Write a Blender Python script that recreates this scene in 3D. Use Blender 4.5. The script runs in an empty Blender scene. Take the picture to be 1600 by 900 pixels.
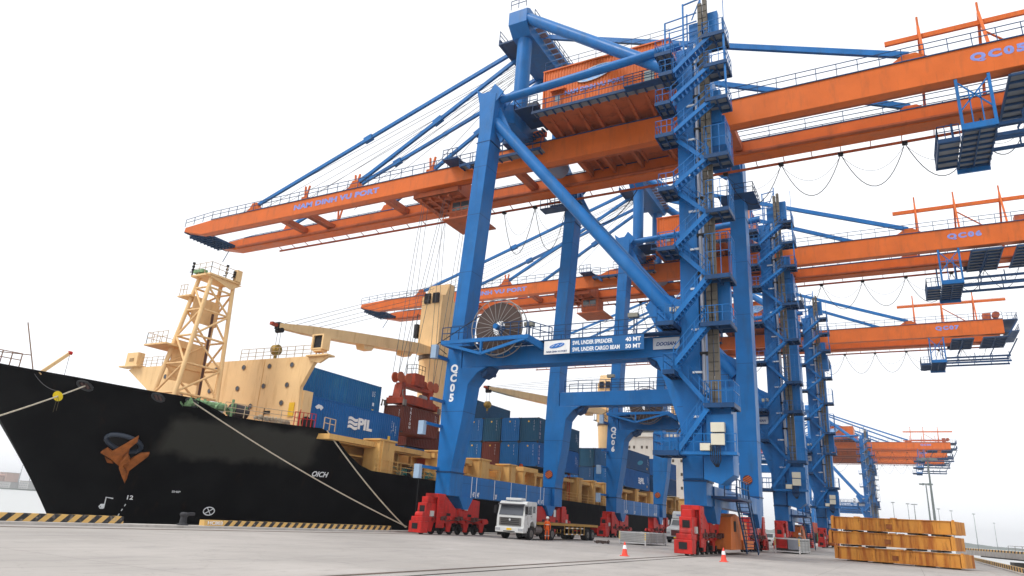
import bpy, math, random
from mathutils import Vector, Matrix
random.seed(7)
R = math.radians
SC = bpy.context.scene
COL = SC.collection

# ------------------------------------------------------------------ camera
def rowcam():
    yaw, pitch, roll = 0.515, 0.3217, 0.0618
    f = Vector((-0.46713812, 0.82570416, 0.31621925))
    r = Vector((0.8783802, 0.47428925, 0.05914335))
    u = Vector((-0.10114448, 0.30538884, -0.94684077)) * -1
    u = r.cross(f).normalized()
    r = f.cross(u).normalized()
    m = Matrix(((r.x, u.x, -f.x, 31.305), (r.y, u.y, -f.y, -57.481), (r.z, u.z, -f.z, 1.534), (0, 0, 0, 1)))
    c = bpy.data.cameras.new('camera')
    o = bpy.data.objects.new('camera', c)
    COL.objects.link(o)
    o.matrix_world = m
    c.sensor_width = 36.0
    c.lens = 36.0 * 1076.4 / 1600.0
    c.clip_start = 0.2
    c.clip_end = 20000
    SC.camera = o
rowcam()

# ------------------------------------------------------------------ world, sun, exposure
SUN_EL, SUN_AZ = R(52), R(215)          # azimuth measured from +Y clockwise
w = bpy.data.worlds.new('World'); SC.world = w; w.use_nodes = True
nt = w.node_tree
for n in list(nt.nodes): nt.nodes.remove(n)
sky = nt.nodes.new('ShaderNodeTexSky'); sky.sky_type = 'NISHITA'; sky.sun_disc = False
sky.sun_elevation = SUN_EL; sky.sun_rotation = SUN_AZ
sky.air_density = 1.0; sky.dust_density = 4.0; sky.ozone_density = 1.0
hs = nt.nodes.new('ShaderNodeHueSaturation'); hs.inputs['Saturation'].default_value = 0.10
mx = nt.nodes.new('ShaderNodeMix'); mx.data_type = 'RGBA'; mx.inputs[0].default_value = 0.72
mx.inputs[7].default_value = (12.2, 12.4, 12.8, 1)      # even cloud layer
tc = nt.nodes.new('ShaderNodeTexCoord'); nz = nt.nodes.new('ShaderNodeTexNoise'); nz.inputs['Scale'].default_value = 1.6; nz.inputs['Detail'].default_value = 4
cr = nt.nodes.new('ShaderNodeMapRange'); cr.inputs[1].default_value = 0.3; cr.inputs[2].default_value = 0.7; cr.inputs[3].default_value = 0.90; cr.inputs[4].default_value = 1.10
ml = nt.nodes.new('ShaderNodeVectorMath'); ml.operation = 'SCALE'
bg = nt.nodes.new('ShaderNodeBackground'); bg.inputs['Strength'].default_value = 0.10
wo = nt.nodes.new('ShaderNodeOutputWorld')
L = nt.links.new
L(sky.outputs[0], hs.inputs['Color']); L(hs.outputs[0], mx.inputs[6])
L(tc.outputs['Generated'], nz.inputs['Vector']); L(nz.outputs[0], cr.inputs[0])
L(mx.outputs[2], ml.inputs[0]); L(cr.outputs[0], ml.inputs[3])
L(ml.outputs[0], bg.inputs['Color']); L(bg.outputs[0], wo.inputs['Surface'])

sl = bpy.data.lights.new('sun', 'SUN'); sl.energy = 1.5; sl.angle = R(14); sl.color = (1.0, 0.97, 0.92)
so = bpy.data.objects.new('sun', sl); COL.objects.link(so)
sd = Vector((math.sin(SUN_AZ) * math.cos(SUN_EL), math.cos(SUN_AZ) * math.cos(SUN_EL), math.sin(SUN_EL)))
so.rotation_euler = sd.to_track_quat('Z', 'Y').to_euler()
SC.view_settings.view_transform = 'Standard'; SC.view_settings.look = 'None'
SC.view_settings.exposure = 0.25; SC.view_settings.gamma = 1.0
try: SC.view_settings.use_curve_mapping = False
except Exception: pass

# ------------------------------------------------------------------ materials
MATS = {}
KEEP = {'coiled_rope_heap', 'green_winch_cover', 'teal_rope_coil', 'weld_line', 'flange_band', 'apex_walkway', 'window_rows', 'reflective_strip', 'eye'}
def mat(name, rgb, rough=0.5, metal=0.0, var=0.12, scale=0.6, dirt=None, dirt_amt=0.35, dirt_scale=(1.2, 1.2, 0.25),
        bump=0.0, bump_scale=20.0, spec=0.2, seam=None, thresh=(0.52, 0.72)):
    if name in MATS: return MATS[name]
    m = bpy.data.materials.new(name); m.use_nodes = True; MATS[name] = m
    t = m.node_tree; b = t.nodes['Principled BSDF']
    b.inputs['Roughness'].default_value = rough; b.inputs['Metallic'].default_value = metal
    b.inputs['Specular IOR Level'].default_value = spec
    N = t.nodes.new; K = t.links.new
    geo = N('ShaderNodeNewGeometry')
    nn = N('ShaderNodeTexNoise'); nn.inputs['Scale'].default_value = scale; nn.inputs['Detail'].default_value = 5
    K(geo.outputs['Position'], nn.inputs['Vector'])
    mr = N('ShaderNodeMapRange'); mr.inputs[1].default_value = 0.25; mr.inputs[2].default_value = 0.75
    mr.inputs[3].default_value = 1 - var; mr.inputs[4].default_value = 1 + var
    K(nn.outputs[0], mr.inputs[0])
    sc = N('ShaderNodeVectorMath'); sc.operation = 'SCALE'; sc.inputs[0].default_value = rgb
    K(mr.outputs[0], sc.inputs[3])
    last = sc.outputs[0]
    if dirt:
        mp = N('ShaderNodeVectorMath'); mp.operation = 'MULTIPLY'; mp.inputs[1].default_value = dirt_scale
        K(geo.outputs['Position'], mp.inputs[0])
        n2 = N('ShaderNodeTexNoise'); n2.inputs['Scale'].default_value = 1.0; n2.inputs['Detail'].default_value = 8; n2.inputs['Roughness'].default_value = 0.65
        K(mp.outputs[0], n2.inputs['Vector'])
        r2 = N('ShaderNodeMapRange'); r2.inputs[1].default_value = thresh[0]; r2.inputs[2].default_value = thresh[1]
        r2.inputs[3].default_value = 0; r2.inputs[4].default_value = dirt_amt
        K(n2.outputs[0], r2.inputs[0])
        mi = N('ShaderNodeMix'); mi.data_type = 'RGBA'; mi.inputs[7].default_value = (*dirt, 1)
        K(r2.outputs[0], mi.inputs[0]); K(last, mi.inputs[6]); last = mi.outputs[2]
    K(last, b.inputs['Base Color'])
    rr = N('ShaderNodeMapRange'); rr.inputs[1].default_value = 0.3; rr.inputs[2].default_value = 0.7
    rr.inputs[3].default_value = max(0.05, rough - 0.1); rr.inputs[4].default_value = min(1, rough + 0.12)
    K(nn.outputs[0], rr.inputs[0]); K(rr.outputs[0], b.inputs['Roughness'])
    if bump:
        n3 = N('ShaderNodeTexNoise'); n3.inputs['Scale'].default_value = bump_scale; n3.inputs['Detail'].default_value = 4
        K(geo.outputs['Position'], n3.inputs['Vector'])
        bp = N('ShaderNodeBump'); bp.inputs['Strength'].default_value = bump; bp.inputs['Distance'].default_value = 0.05
        K(n3.outputs[0], bp.inputs['Height']); K(bp.outputs[0], b.inputs['Normal'])
    return m
BLUE = mat('blue_crane_paint', (0.011, 0.140, 0.405), 0.38, var=0.14, dirt=(0.03, 0.09, 0.18), dirt_amt=0.55, bump=0.12, bump_scale=2.2)
BLUE2 = mat('dark_blue_steel', (0.012, 0.055, 0.15), 0.5, var=0.2, dirt=(0.02, 0.02, 0.025), dirt_amt=0.5)
ORANGE = mat('orange_girder_paint', (0.63, 0.132, 0.020), 0.42, var=0.10, dirt=(0.30, 0.09, 0.03), dirt_amt=0.5, bump=0.1, bump_scale=2.0)
ORANGED = mat('dusty_orange_steel', (0.42, 0.10, 0.035), 0.55, var=0.2, dirt=(0.10, 0.035, 0.02), dirt_amt=0.7)
RED = mat('red_bogie_paint', (0.52, 0.026, 0.022), 0.42, var=0.18, scale=1.5, dirt=(0.10, 0.02, 0.015), dirt_amt=0.7)
DARK = mat('black_rubber_grease_and_shade', (0.018, 0.018, 0.02), 0.6, var=0.3)
STEEL = mat('worn_grey_steel', (0.32, 0.32, 0.32), 0.45, 0.4, var=0.2, dirt=(0.14, 0.09, 0.06), dirt_amt=0.5)
GRAT = mat('grey_walkway_grating', (0.20, 0.21, 0.23), 0.7, var=0.2)
WHITE = mat('white_paint', (0.78, 0.78, 0.78), 0.4, var=0.06, dirt=(0.45, 0.42, 0.38), dirt_amt=0.4)
LETW = mat('white_lettering', (0.82, 0.83, 0.85), 0.5, var=0.05)
LETB = mat('periwinkle_lettering', (0.22, 0.27, 0.62), 0.5, var=0.15, scale=3)
LETN = mat('navy_lettering', (0.02, 0.06, 0.20), 0.5, var=0.1)
LOGO = mat('pale_blue_emblem', (0.25, 0.50, 0.85), 0.5, var=0.1)
CREAM = mat('cream_ship_paint', (0.83, 0.56, 0.28), 0.5, var=0.07, dirt=(0.50, 0.25, 0.08), dirt_amt=0.5, dirt_scale=(2.0, 2.0, 0.3))
RUSTY = mat('rust_stained_yellow_paint', (0.74, 0.44, 0.15), 0.6, var=0.08, dirt=(0.42, 0.17, 0.05), dirt_amt=0.6, dirt_scale=(1.3, 1.3, 0.25), thresh=(0.5, 0.75))
SPRUST = mat('rusted_spreader_paint', (0.66, 0.29, 0.055), 0.65, var=0.12, scale=1, dirt=(0.34, 0.085, 0.018), dirt_amt=0.85, dirt_scale=(2.2, 2.2, 0.22), thresh=(0.44, 0.62), bump=0.12, bump_scale=4)
RUST = mat('brown_rust', (0.30, 0.10, 0.035), 0.8, var=0.35, scale=3, dirt=(0.09, 0.03, 0.02), dirt_amt=0.7, bump=0.4, bump_scale=8)
CABLE = mat('steel_cable', (0.10, 0.10, 0.11), 0.6)
ROPE = mat('pale_mooring_rope', (0.52, 0.46, 0.36), 0.85, var=0.2, scale=8)
REELD = mat('dusty_brown_reel_disc', (0.085, 0.058, 0.052), 0.7, var=0.2)
GLASS = mat('dark_glass', (0.03, 0.04, 0.05), 0.08, var=0.1, spec=0.8)
REDTXT = mat('spreader_red_paint', (0.33, 0.05, 0.022), 0.5, var=0.25, scale=2, dirt=(0.12, 0.03, 0.02), dirt_amt=0.8)
YEL = mat('warning_yellow_paint', (0.80, 0.52, 0.08), 0.6, var=0.12, scale=2)
ORV = mat('orange_workwear', (0.80, 0.12, 0.02), 0.8, var=0.1, scale=6)
SKIN = mat('skin', (0.45, 0.26, 0.18), 0.6)
TYRE = mat('tyre_rubber', (0.025, 0.025, 0.027), 0.8, var=0.2)
GREEN = mat('green_netting', (0.20, 0.33, 0.17), 0.8, var=0.5, scale=6)
MASTB = mat('brown_hoist_mast', (0.12, 0.105, 0.085), 0.6, var=0.25, scale=3)
REFL = mat('beige_cabinet_paint', (0.66, 0.62, 0.50), 0.5, var=0.08)

# ------------------------------------------------------------------ geometry helper
class M:
    def __init__(s): s.v = []; s.f = []; s.el = []
    def add(s, vs, fs):
        k = len(s.v); kf = len(s.f); s.v += [tuple(p) for p in vs]; s.f += [tuple(i + k for i in q) for q in fs]; s.el.append((k, len(s.v), kf, len(s.f))); return s
    def box(s, x0, x1, y0, y1, z0, z1):
        return s.add([(x0,y0,z0),(x1,y0,z0),(x1,y1,z0),(x0,y1,z0),(x0,y0,z1),(x1,y0,z1),(x1,y1,z1),(x0,y1,z1)],
                     [(0,3,2,1),(4,5,6,7),(0,1,5,4),(1,2,6,5),(2,3,7,6),(3,0,4,7)])
    def beam(s, p, q, w, h, up=(0,0,1)):
        p, q = Vector(p), Vector(q); d = (q - p).normalized(); u = Vector(up)
        if abs(d.dot(u)) > 0.98: u = Vector((0,1,0))
        a = d.cross(u).normalized() * (w / 2); b = a.cross(d).normalized() * (h / 2)
        vs = []
        for c in (p, q): vs += [c - a - b, c + a - b, c + a + b, c - a + b]
        return s.add(vs, [(0,3,2,1),(4,5,6,7),(0,1,5,4),(1,2,6,5),(2,3,7,6),(3,0,4,7)])
    def tube(s, p, q, r, n=16, r2=None):
        p, q = Vector(p), Vector(q); d = (q - p).normalized(); u = Vector((0,0,1))
        if abs(d.z) > 0.95: u = Vector((1,0,0))
        a = d.cross(u).normalized(); b = a.cross(d).normalized(); r2 = r if r2 is None else r2
        vs = []
        for c, rr in ((p, r), (q, r2)):
            for i in range(n):
                t = 2 * math.pi * i / n; vs.append(c + a * math.cos(t) * rr + b * math.sin(t) * rr)
        fs = [(i, (i+1) % n, n + (i+1) % n, n + i) for i in range(n)] + [tuple(range(n-1, -1, -1)), tuple(range(n, 2*n))]
        return s.add(vs, fs)
    def path(s, pts, r, n=6):
        pts = [Vector(p) for p in pts]; k0 = len(s.v); vs = []
        for i, c in enumerate(pts):
            d = (pts[min(i+1, len(pts)-1)] - pts[max(i-1, 0)]).normalized(); u = Vector((0,0,1))
            if abs(d.z) > 0.95: u = Vector((1,0,0))
            a = d.cross(u).normalized(); b = a.cross(d).normalized()
            for j in range(n):
                t = 2 * math.pi * j / n; vs.append(c + a * math.cos(t) * r + b * math.sin(t) * r)
        fs = []
        for i in range(len(pts) - 1):
            for j in range(n): fs.append((i*n + j, i*n + (j+1) % n, (i+1)*n + (j+1) % n, (i+1)*n + j))
        fs += [tuple(range(n-1, -1, -1)), tuple(range((len(pts)-1)*n, len(pts)*n))]
        return s.add(vs, fs)
    def prism(s, pts, a, b, axis='Y'):
        def P(u, v, t):
            return (u, t, v) if axis == 'Y' else ((t, u, v) if axis == 'X' else (u, v, t))
        n = len(pts)
        vs = [P(u, v, a) for u, v in pts] + [P(u, v, b) for u, v in pts]
        return s.add(vs, [tuple(range(n)), tuple(range(2*n-1, n-1, -1))] + [(i, n+i, n+(i+1) % n, (i+1) % n) for i in range(n)])
    def rail(s, pts, h=1.1, step=1.5, r=0.028, mids=(0.55,), close=False, r_post=None):
        pts = [Vector(p) for p in pts]
        if close: pts.append(pts[0])
        rp = r_post or r
        for a, b in zip(pts, pts[1:]):
            for z in (h,) + tuple(h * m for m in mids): s.beam(a + Vector((0,0,z)), b + Vector((0,0,z)), r*2, r*2)
            n = max(1, round((b - a).length / step))
            for i in range(n + 1):
                c = a.lerp(b, i / n); s.beam(c, c + Vector((0,0,h)), rp*2, rp*2)
        return s
    def cyl(s, c, r, h, axis='Y', n=20):
        c = Vector(c); d = {'X': Vector((1,0,0)), 'Y': Vector((0,1,0)), 'Z': Vector((0,0,1))}[axis] * (h / 2)
        return s.tube(c - d, c + d, r, n)
    def lathe(s, prof, c=(0,0,0), n=16):
        vs = []
        for r, z in prof:
            for i in range(n):
                t = 2 * math.pi * i / n; vs.append((c[0] + r * math.cos(t), c[1] + r * math.sin(t), c[2] + z))
        fs = []
        for k in range(len(prof) - 1):
            for i in range(n): fs.append((k*n+i, k*n+(i+1) % n, (k+1)*n+(i+1) % n, (k+1)*n+i))
        fs += [tuple(range(n-1, -1, -1)), tuple(range((len(prof)-1)*n, len(prof)*n))]
        return s.add(vs, fs)
    def xf(s, m):
        s.v = [tuple(m @ Vector(p)) for p in s.v]; return s
    def mirror_y(s, c=0.0):
        s.v = [(x, 2*c - y, z) for x, y, z in s.v]; s.f = [tuple(reversed(q)) for q in s.f]; return s
    def clusters(s, eps=0.06):
        bb = []
        for a, b, _, _ in s.el:
            q = s.v[a:b]; bb.append((min(p[0] for p in q)-eps, max(p[0] for p in q)+eps, min(p[1] for p in q)-eps, max(p[1] for p in q)+eps, min(p[2] for p in q)-eps, max(p[2] for p in q)+eps))
        par = list(range(len(bb)))
        def find(i):
            while par[i] != i: par[i] = par[par[i]]; i = par[i]
            return i
        for i in range(len(bb)):
            A = bb[i]
            for j in range(i):
                B = bb[j]
                if A[0] < B[1] and B[0] < A[1] and A[2] < B[3] and B[2] < A[3] and A[4] < B[5] and B[4] < A[5]:
                    x, y = find(i), find(j)
                    if x != y: par[x] = y
        out = {}
        for i in range(len(bb)): out.setdefault(find(i), []).append(i)
        return list(out.values())
    def build(s, name, m, parent=None, smooth=False, bevel=0.0, off=None):
        if parent is not None and name not in KEEP and 1 < len(s.el) < 900 and sum(b-a for a, b, _, _ in s.el) == len(s.v):
            cl = s.clusters()
            if 1 < len(cl) <= 60:
                first = None
                for ids_ in cl:
                    q = M()
                    for i in ids_:
                        a, b, fa, fb = s.el[i]; q.add(s.v[a:b], [tuple(x - a for x in f) for f in s.f[fa:fb]])
                    o = q.build1(name, m, parent, smooth, bevel, off); first = first or o
                return first
        return s.build1(name, m, parent, smooth, bevel, off)
    def build1(s, name, m, parent=None, smooth=False, bevel=0.0, off=None):
        me = bpy.data.meshes.new(name); me.from_pydata(s.v, [], s.f); me.update()
        import bmesh
        bm = bmesh.new(); bm.from_mesh(me); bmesh.ops.recalc_face_normals(bm, faces=bm.faces); bm.to_mesh(me); bm.free()
        me.materials.append(m)
        if smooth:
            for p in me.polygons: p.use_smooth = True
            try: me.set_sharp_from_angle(angle=R(35))
            except Exception: pass
        o = bpy.data.objects.new(name, me); COL.objects.link(o)
        if parent:
            o.parent = parent
        if off: o.location = off
        if bevel:
            bv = o.modifiers.new('bevel', 'BEVEL'); bv.width = bevel; bv.segments = 2; bv.limit_method = 'ANGLE'
        return o

def tag(o, label=None, cat=None, group=None, kind=None):
    if label: o['label'] = label
    if cat: o['category'] = cat
    if group: o['group'] = group
    if kind: o['kind'] = kind
    return o
def thing(name, loc, label, cat, group=None, rz=0.0):
    o = bpy.data.objects.new(name, None); COL.objects.link(o); o.location = loc; o.rotation_euler = (0, 0, rz)
    o.empty_display_size = 0.5
    return tag(o, label, cat, group)
KIDS = {}
def children(o): return [c for c in COL.objects if c.parent == o]
def copy_tree(o, parent=None, kids=None):
    if kids is None:
        kids = {}
        for c in COL.objects:
            if c.parent: kids.setdefault(c.parent.name, []).append(c)
    c = o.copy(); COL.objects.link(c)
    if parent: c.parent = parent
    for ch in kids.get(o.name, []): copy_tree(ch, c, kids)
    return c

_tc = {}
def text_mesh(body, size=1.0, ext=0.01, bold=0.0, shear=0.0, spacing=1.0, vertical=False):
    key = (body, size, ext, bold, shear, spacing, vertical)
    if key in _tc: return _tc[key]
    cu = bpy.data.curves.new('lettering', 'FONT'); cu.body = '\n'.join(body) if vertical else body
    cu.size = size; cu.extrude = ext; cu.offset = bold; cu.shear = shear; cu.space_character = spacing
    cu.align_x = 'CENTER'; cu.align_y = 'CENTER'; cu.resolution_u = 3
    if vertical: cu.space_line = 0.95
    ob = bpy.data.objects.new('lettering', cu); COL.objects.link(ob)
    bpy.context.view_layer.update()
    dg = bpy.context.evaluated_depsgraph_get()
    me = bpy.data.meshes.new_from_object(ob.evaluated_get(dg))
    bpy.data.objects.remove(ob); bpy.data.curves.remove(cu)
    _tc[key] = me
    return me
def text(name, body, pos, right, up, m, parent=None, width=None, height=None, **kw):
    me = text_mesh(body, **kw).copy(); me.name = name
    xs = [v.co.x for v in me.vertices]; ys = [v.co.y for v in me.vertices]
    W = max(xs) - min(xs); H = max(ys) - min(ys); cx = (max(xs) + min(xs)) / 2; cy = (max(ys) + min(ys)) / 2
    sx = (width / W) if width else None; sy = (height / H) if height else None
    sx = sx or sy or 1; sy = sy or sx
    r = Vector(right).normalized(); u = Vector(up).normalized(); n = r.cross(u)
    for v in me.vertices:
        v.co = Vector(pos) + r * (v.co.x - cx) * sx + u * (v.co.y - cy) * sy + n * v.co.z
    me.materials.clear(); me.materials.append(m)
    o = bpy.data.objects.new(name, me); COL.objects.link(o)
    if parent: o.parent = parent
    return o

# ------------------------------------------------------------------ setting: quay, water, shores
def nodes(m): return m.node_tree.nodes, m.node_tree.links.new
def add_streaks(m, rgb, scale, lo, hi, amt):
    N, K = nodes(m); b = N['Principled BSDF']; src = b.inputs['Base Color'].links[0].from_socket
    geo = N.new('ShaderNodeNewGeometry'); v = N.new('ShaderNodeVectorMath'); v.operation = 'MULTIPLY'; v.inputs[1].default_value = scale; K(geo.outputs['Position'], v.inputs[0])
    n = N.new('ShaderNodeTexNoise'); n.inputs['Scale'].default_value = 1; n.inputs['Detail'].default_value = 10; n.inputs['Roughness'].default_value = 0.7; K(v.outputs[0], n.inputs['Vector'])
    r = N.new('ShaderNodeMapRange'); r.inputs[1].default_value = lo; r.inputs[2].default_value = hi; r.inputs[4].default_value = amt; K(n.outputs[0], r.inputs[0])
    x = N.new('ShaderNodeMix'); x.data_type = 'RGBA'; x.inputs[7].default_value = (*rgb, 1); K(r.outputs[0], x.inputs[0]); K(src, x.inputs[6]); K(x.outputs[2], b.inputs['Base Color'])
add_streaks(SPRUST, (0.13, 0.035, 0.012), (5, 5, 0.5), 0.56, 0.68, 0.75)
add_streaks(SPRUST, (0.22, 0.06, 0.015), (1.4, 1.4, 9), 0.6, 0.7, 0.6)
add_streaks(RUSTY, (0.20, 0.065, 0.02), (4, 4, 0.7), 0.60, 0.72, 0.7)
add_streaks(BLUE, (0.035, 0.06, 0.09), (2.2, 2.2, 0.18), 0.60, 0.74, 0.5)
add_streaks(BLUE, (0.09, 0.22, 0.42), (0.25, 0.25, 0.12), 0.55, 0.72, 0.3)
add_streaks(ORANGE, (0.16, 0.05, 0.025), (2.0, 2.0, 0.25), 0.60, 0.74, 0.5)
add_streaks(RED, (0.06, 0.02, 0.018), (1.3, 1.3, 1.0), 0.5, 0.72, 0.6)
add_streaks(CREAM, (0.36, 0.15, 0.05), (3.5, 3.5, 0.35), 0.61, 0.72, 0.55)
add_streaks(WHITE, (0.30, 0.24, 0.18), (3, 3, 0.5), 0.58, 0.72, 0.4)
def concrete():
    m = bpy.data.materials.new('quay_concrete'); m.use_nodes = True; N, K = nodes(m); b = N['Principled BSDF']
    geo = N.new('ShaderNodeNewGeometry')
    def noise(scale, detail=6, rough=0.6, mul=None):
        n = N.new('ShaderNodeTexNoise'); n.inputs['Scale'].default_value = scale; n.inputs['Detail'].default_value = detail; n.inputs['Roughness'].default_value = rough
        if mul:
            v = N.new('ShaderNodeVectorMath'); v.operation = 'MULTIPLY'; v.inputs[1].default_value = mul; K(geo.outputs['Position'], v.inputs[0]); K(v.outputs[0], n.inputs['Vector'])
        else: K(geo.outputs['Position'], n.inputs['Vector'])
        return n
    def rng(src, a, b2, c, d2):
        r = N.new('ShaderNodeMapRange'); r.inputs[1].default_value = a; r.inputs[2].default_value = b2; r.inputs[3].default_value = c; r.inputs[4].default_value = d2; K(src, r.inputs[0]); return r.outputs[0]
    base = N.new('ShaderNodeVectorMath'); base.operation = 'SCALE'; base.inputs[0].default_value = (0.39, 0.362, 0.338)
    K(rng(noise(0.12, 8).outputs[0], 0.3, 0.7, 0.82, 1.15), base.inputs[3]); last = base.outputs[0]
    def over(col, fac):
        nonlocal last
        x = N.new('ShaderNodeMix'); x.data_type = 'RGBA'; x.inputs[7].default_value = (*col, 1); K(fac, x.inputs[0]); K(last, x.inputs[6]); last = x.outputs[2]
    over((0.25, 0.235, 0.225), rng(noise(1.0, 10, 0.7, (0.9, 0.25, 1)).outputs[0], 0.52, 0.68, 0, 0.55))
    over((0.30, 0.27, 0.25), rng(noise(1.0, 8, 0.7, (2.5, 1.1, 1)).outputs[0], 0.56, 0.66, 0, 0.6))
    over((0.17, 0.15, 0.14), rng(noise(0.55, 10, 0.75).outputs[0], 0.63, 0.70, 0, 0.5))
    over((0.55, 0.52, 0.50), rng(noise(0.3, 6, 0.7, (1, 0.4, 1)).outputs[0], 0.58, 0.7, 0, 0.45))
    over((0.115, 0.105, 0.10), rng(noise(1.0, 9, 0.75, (0.22, 0.55, 1)).outputs[0], 0.60, 0.72, 0, 0.35))
    over((0.10, 0.095, 0.09), rng(noise(1.0, 4, 0.5, (2.2, 0.06, 1)).outputs[0], 0.66, 0.74, 0, 0.35))
    # slab joints every 5 m x 6 m
    sx = N.new('ShaderNodeSeparateXYZ'); K(geo.outputs['Position'], sx.inputs[0])
    for ax, per, ofs in (('X', 4.1, 0.9), ('Y', 5.6, 2.0)):
        a = N.new('ShaderNodeMath'); a.operation = 'ADD'; a.inputs[1].default_value = ofs; K(sx.outputs[ax], a.inputs[0])
        p = N.new('ShaderNodeMath'); p.operation = 'PINGPONG'; p.inputs[1].default_value = per / 2; K(a.outputs[0], p.inputs[0])
        l = N.new('ShaderNodeMath'); l.operation = 'LESS_THAN'; l.inputs[1].default_value = 0.014; K(p.outputs[0], l.inputs[0])
        f = N.new('ShaderNodeMath'); f.operation = 'MULTIPLY'; f.inputs[1].default_value = 0.55; K(l.outputs[0], f.inputs[0])
        over((0.12, 0.11, 0.10), f.outputs[0])
    # hairline cracks
    vo = N.new('ShaderNodeTexVoronoi'); vo.feature = 'DISTANCE_TO_EDGE'; vo.inputs['Scale'].default_value = 0.22
    nn = noise(0.8, 6); ad = N.new('ShaderNodeVectorMath'); ad.operation = 'ADD'; K(geo.outputs['Position'], ad.inputs[0]); K(nn.outputs[1], ad.inputs[1]); K(ad.outputs[0], vo.inputs['Vector'])
    over((0.14, 0.12, 0.11), rng(vo.outputs['Distance'], 0.001, 0.004, 0.22, 0))
    K(last, b.inputs['Base Color']); b.inputs['Roughness'].default_value = 0.85
    bp = N.new('ShaderNodeBump'); bp.inputs['Strength'].default_value = 0.25; bp.inputs['Distance'].default_value = 0.02
    K(noise(14, 6).outputs[0], bp.inputs['Height']); K(bp.outputs[0], b.inputs['Normal'])
    return m
CONC = concrete()
CONC2 = mat('light_coping_concrete', (0.50, 0.47, 0.44), 0.85, var=0.15, scale=1.2, dirt=(0.20, 0.17, 0.15), dirt_amt=0.6, dirt_scale=(1.5, 1.5, 1.5), bump=0.2)
DCONC = mat('dark_pile_concrete', (0.16, 0.15, 0.14), 0.85, var=0.25)

def water_mat():
    m = bpy.data.materials.new('harbour_water'); m.use_nodes = True; N, K = nodes(m); b = N['Principled BSDF']
    b.inputs['Base Color'].default_value = (0.42, 0.43, 0.42, 1); b.inputs['Roughness'].default_value = 0.3; b.inputs['IOR'].default_value = 1.33
    geo = N.new('ShaderNodeNewGeometry'); n = N.new('ShaderNodeTexNoise'); n.inputs['Scale'].default_value = 0.5; n.inputs['Detail'].default_value = 8
    K(geo.outputs['Position'], n.inputs['Vector']); bp = N.new('ShaderNodeBump'); bp.inputs['Strength'].default_value = 0.35; bp.inputs['Distance'].default_value = 0.3
    K(n.outputs[0], bp.inputs['Height']); K(bp.outputs[0], b.inputs['Normal'])
    return m
tag(M().add([(-3500,-3500,-2.6),(3500,-3500,-2.6),(3500,3500,-2.6),(-3500,3500,-2.6)], [(0,1,2,3)]).build('water', water_mat()), kind='structure')
tag(M().box(-3.0, 38.0, -140, 700, -1.6, 0).build('quay_deck', CONC), kind='structure')
q = M()
for y in range(-138, 700, 9):
    for x in (-1.5, 10, 24, 36.5): q.cyl((x, y, -4), 0.5, 4.8, 'Z', 10)
tag(q.build('quay_piles', DCONC), kind='structure')
tag(M().box(-3.6, -2.45, -140, 700, -1.3, 0.12).build('quay_coping', CONC2), kind='structure')
tag(M().box(37.5, 38.25, -140, 700, -1.2, 0.10).build('quay_coping', CONC2), kind='structure')
rg = M()
for x in (-0.35, 19.45):
    rg.box(x - 0.09, x + 0.09, -140, 700, 0.0, 0.004); 
tag(rg.build('crane_rail_slots', mat('dark_rail_slot', (0.20, 0.18, 0.165), 0.8, var=0.3, scale=2)), kind='structure')
rg = M()
for x in (-0.35, 19.45): rg.box(x - 0.045, x + 0.045, -140, 700, 0.0, 0.022)
tag(rg.build('crane_rails', mat('rail_steel', (0.25, 0.20, 0.17), 0.4, 0.6)), kind='structure')
tag(M().box(20.15, 20.30, -140, 700, 0.0, 0.006).build('cable_trench', mat('trench_cover_rubber', (0.055, 0.05, 0.048), 0.85, var=0.3, scale=2)), kind='structure')

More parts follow.
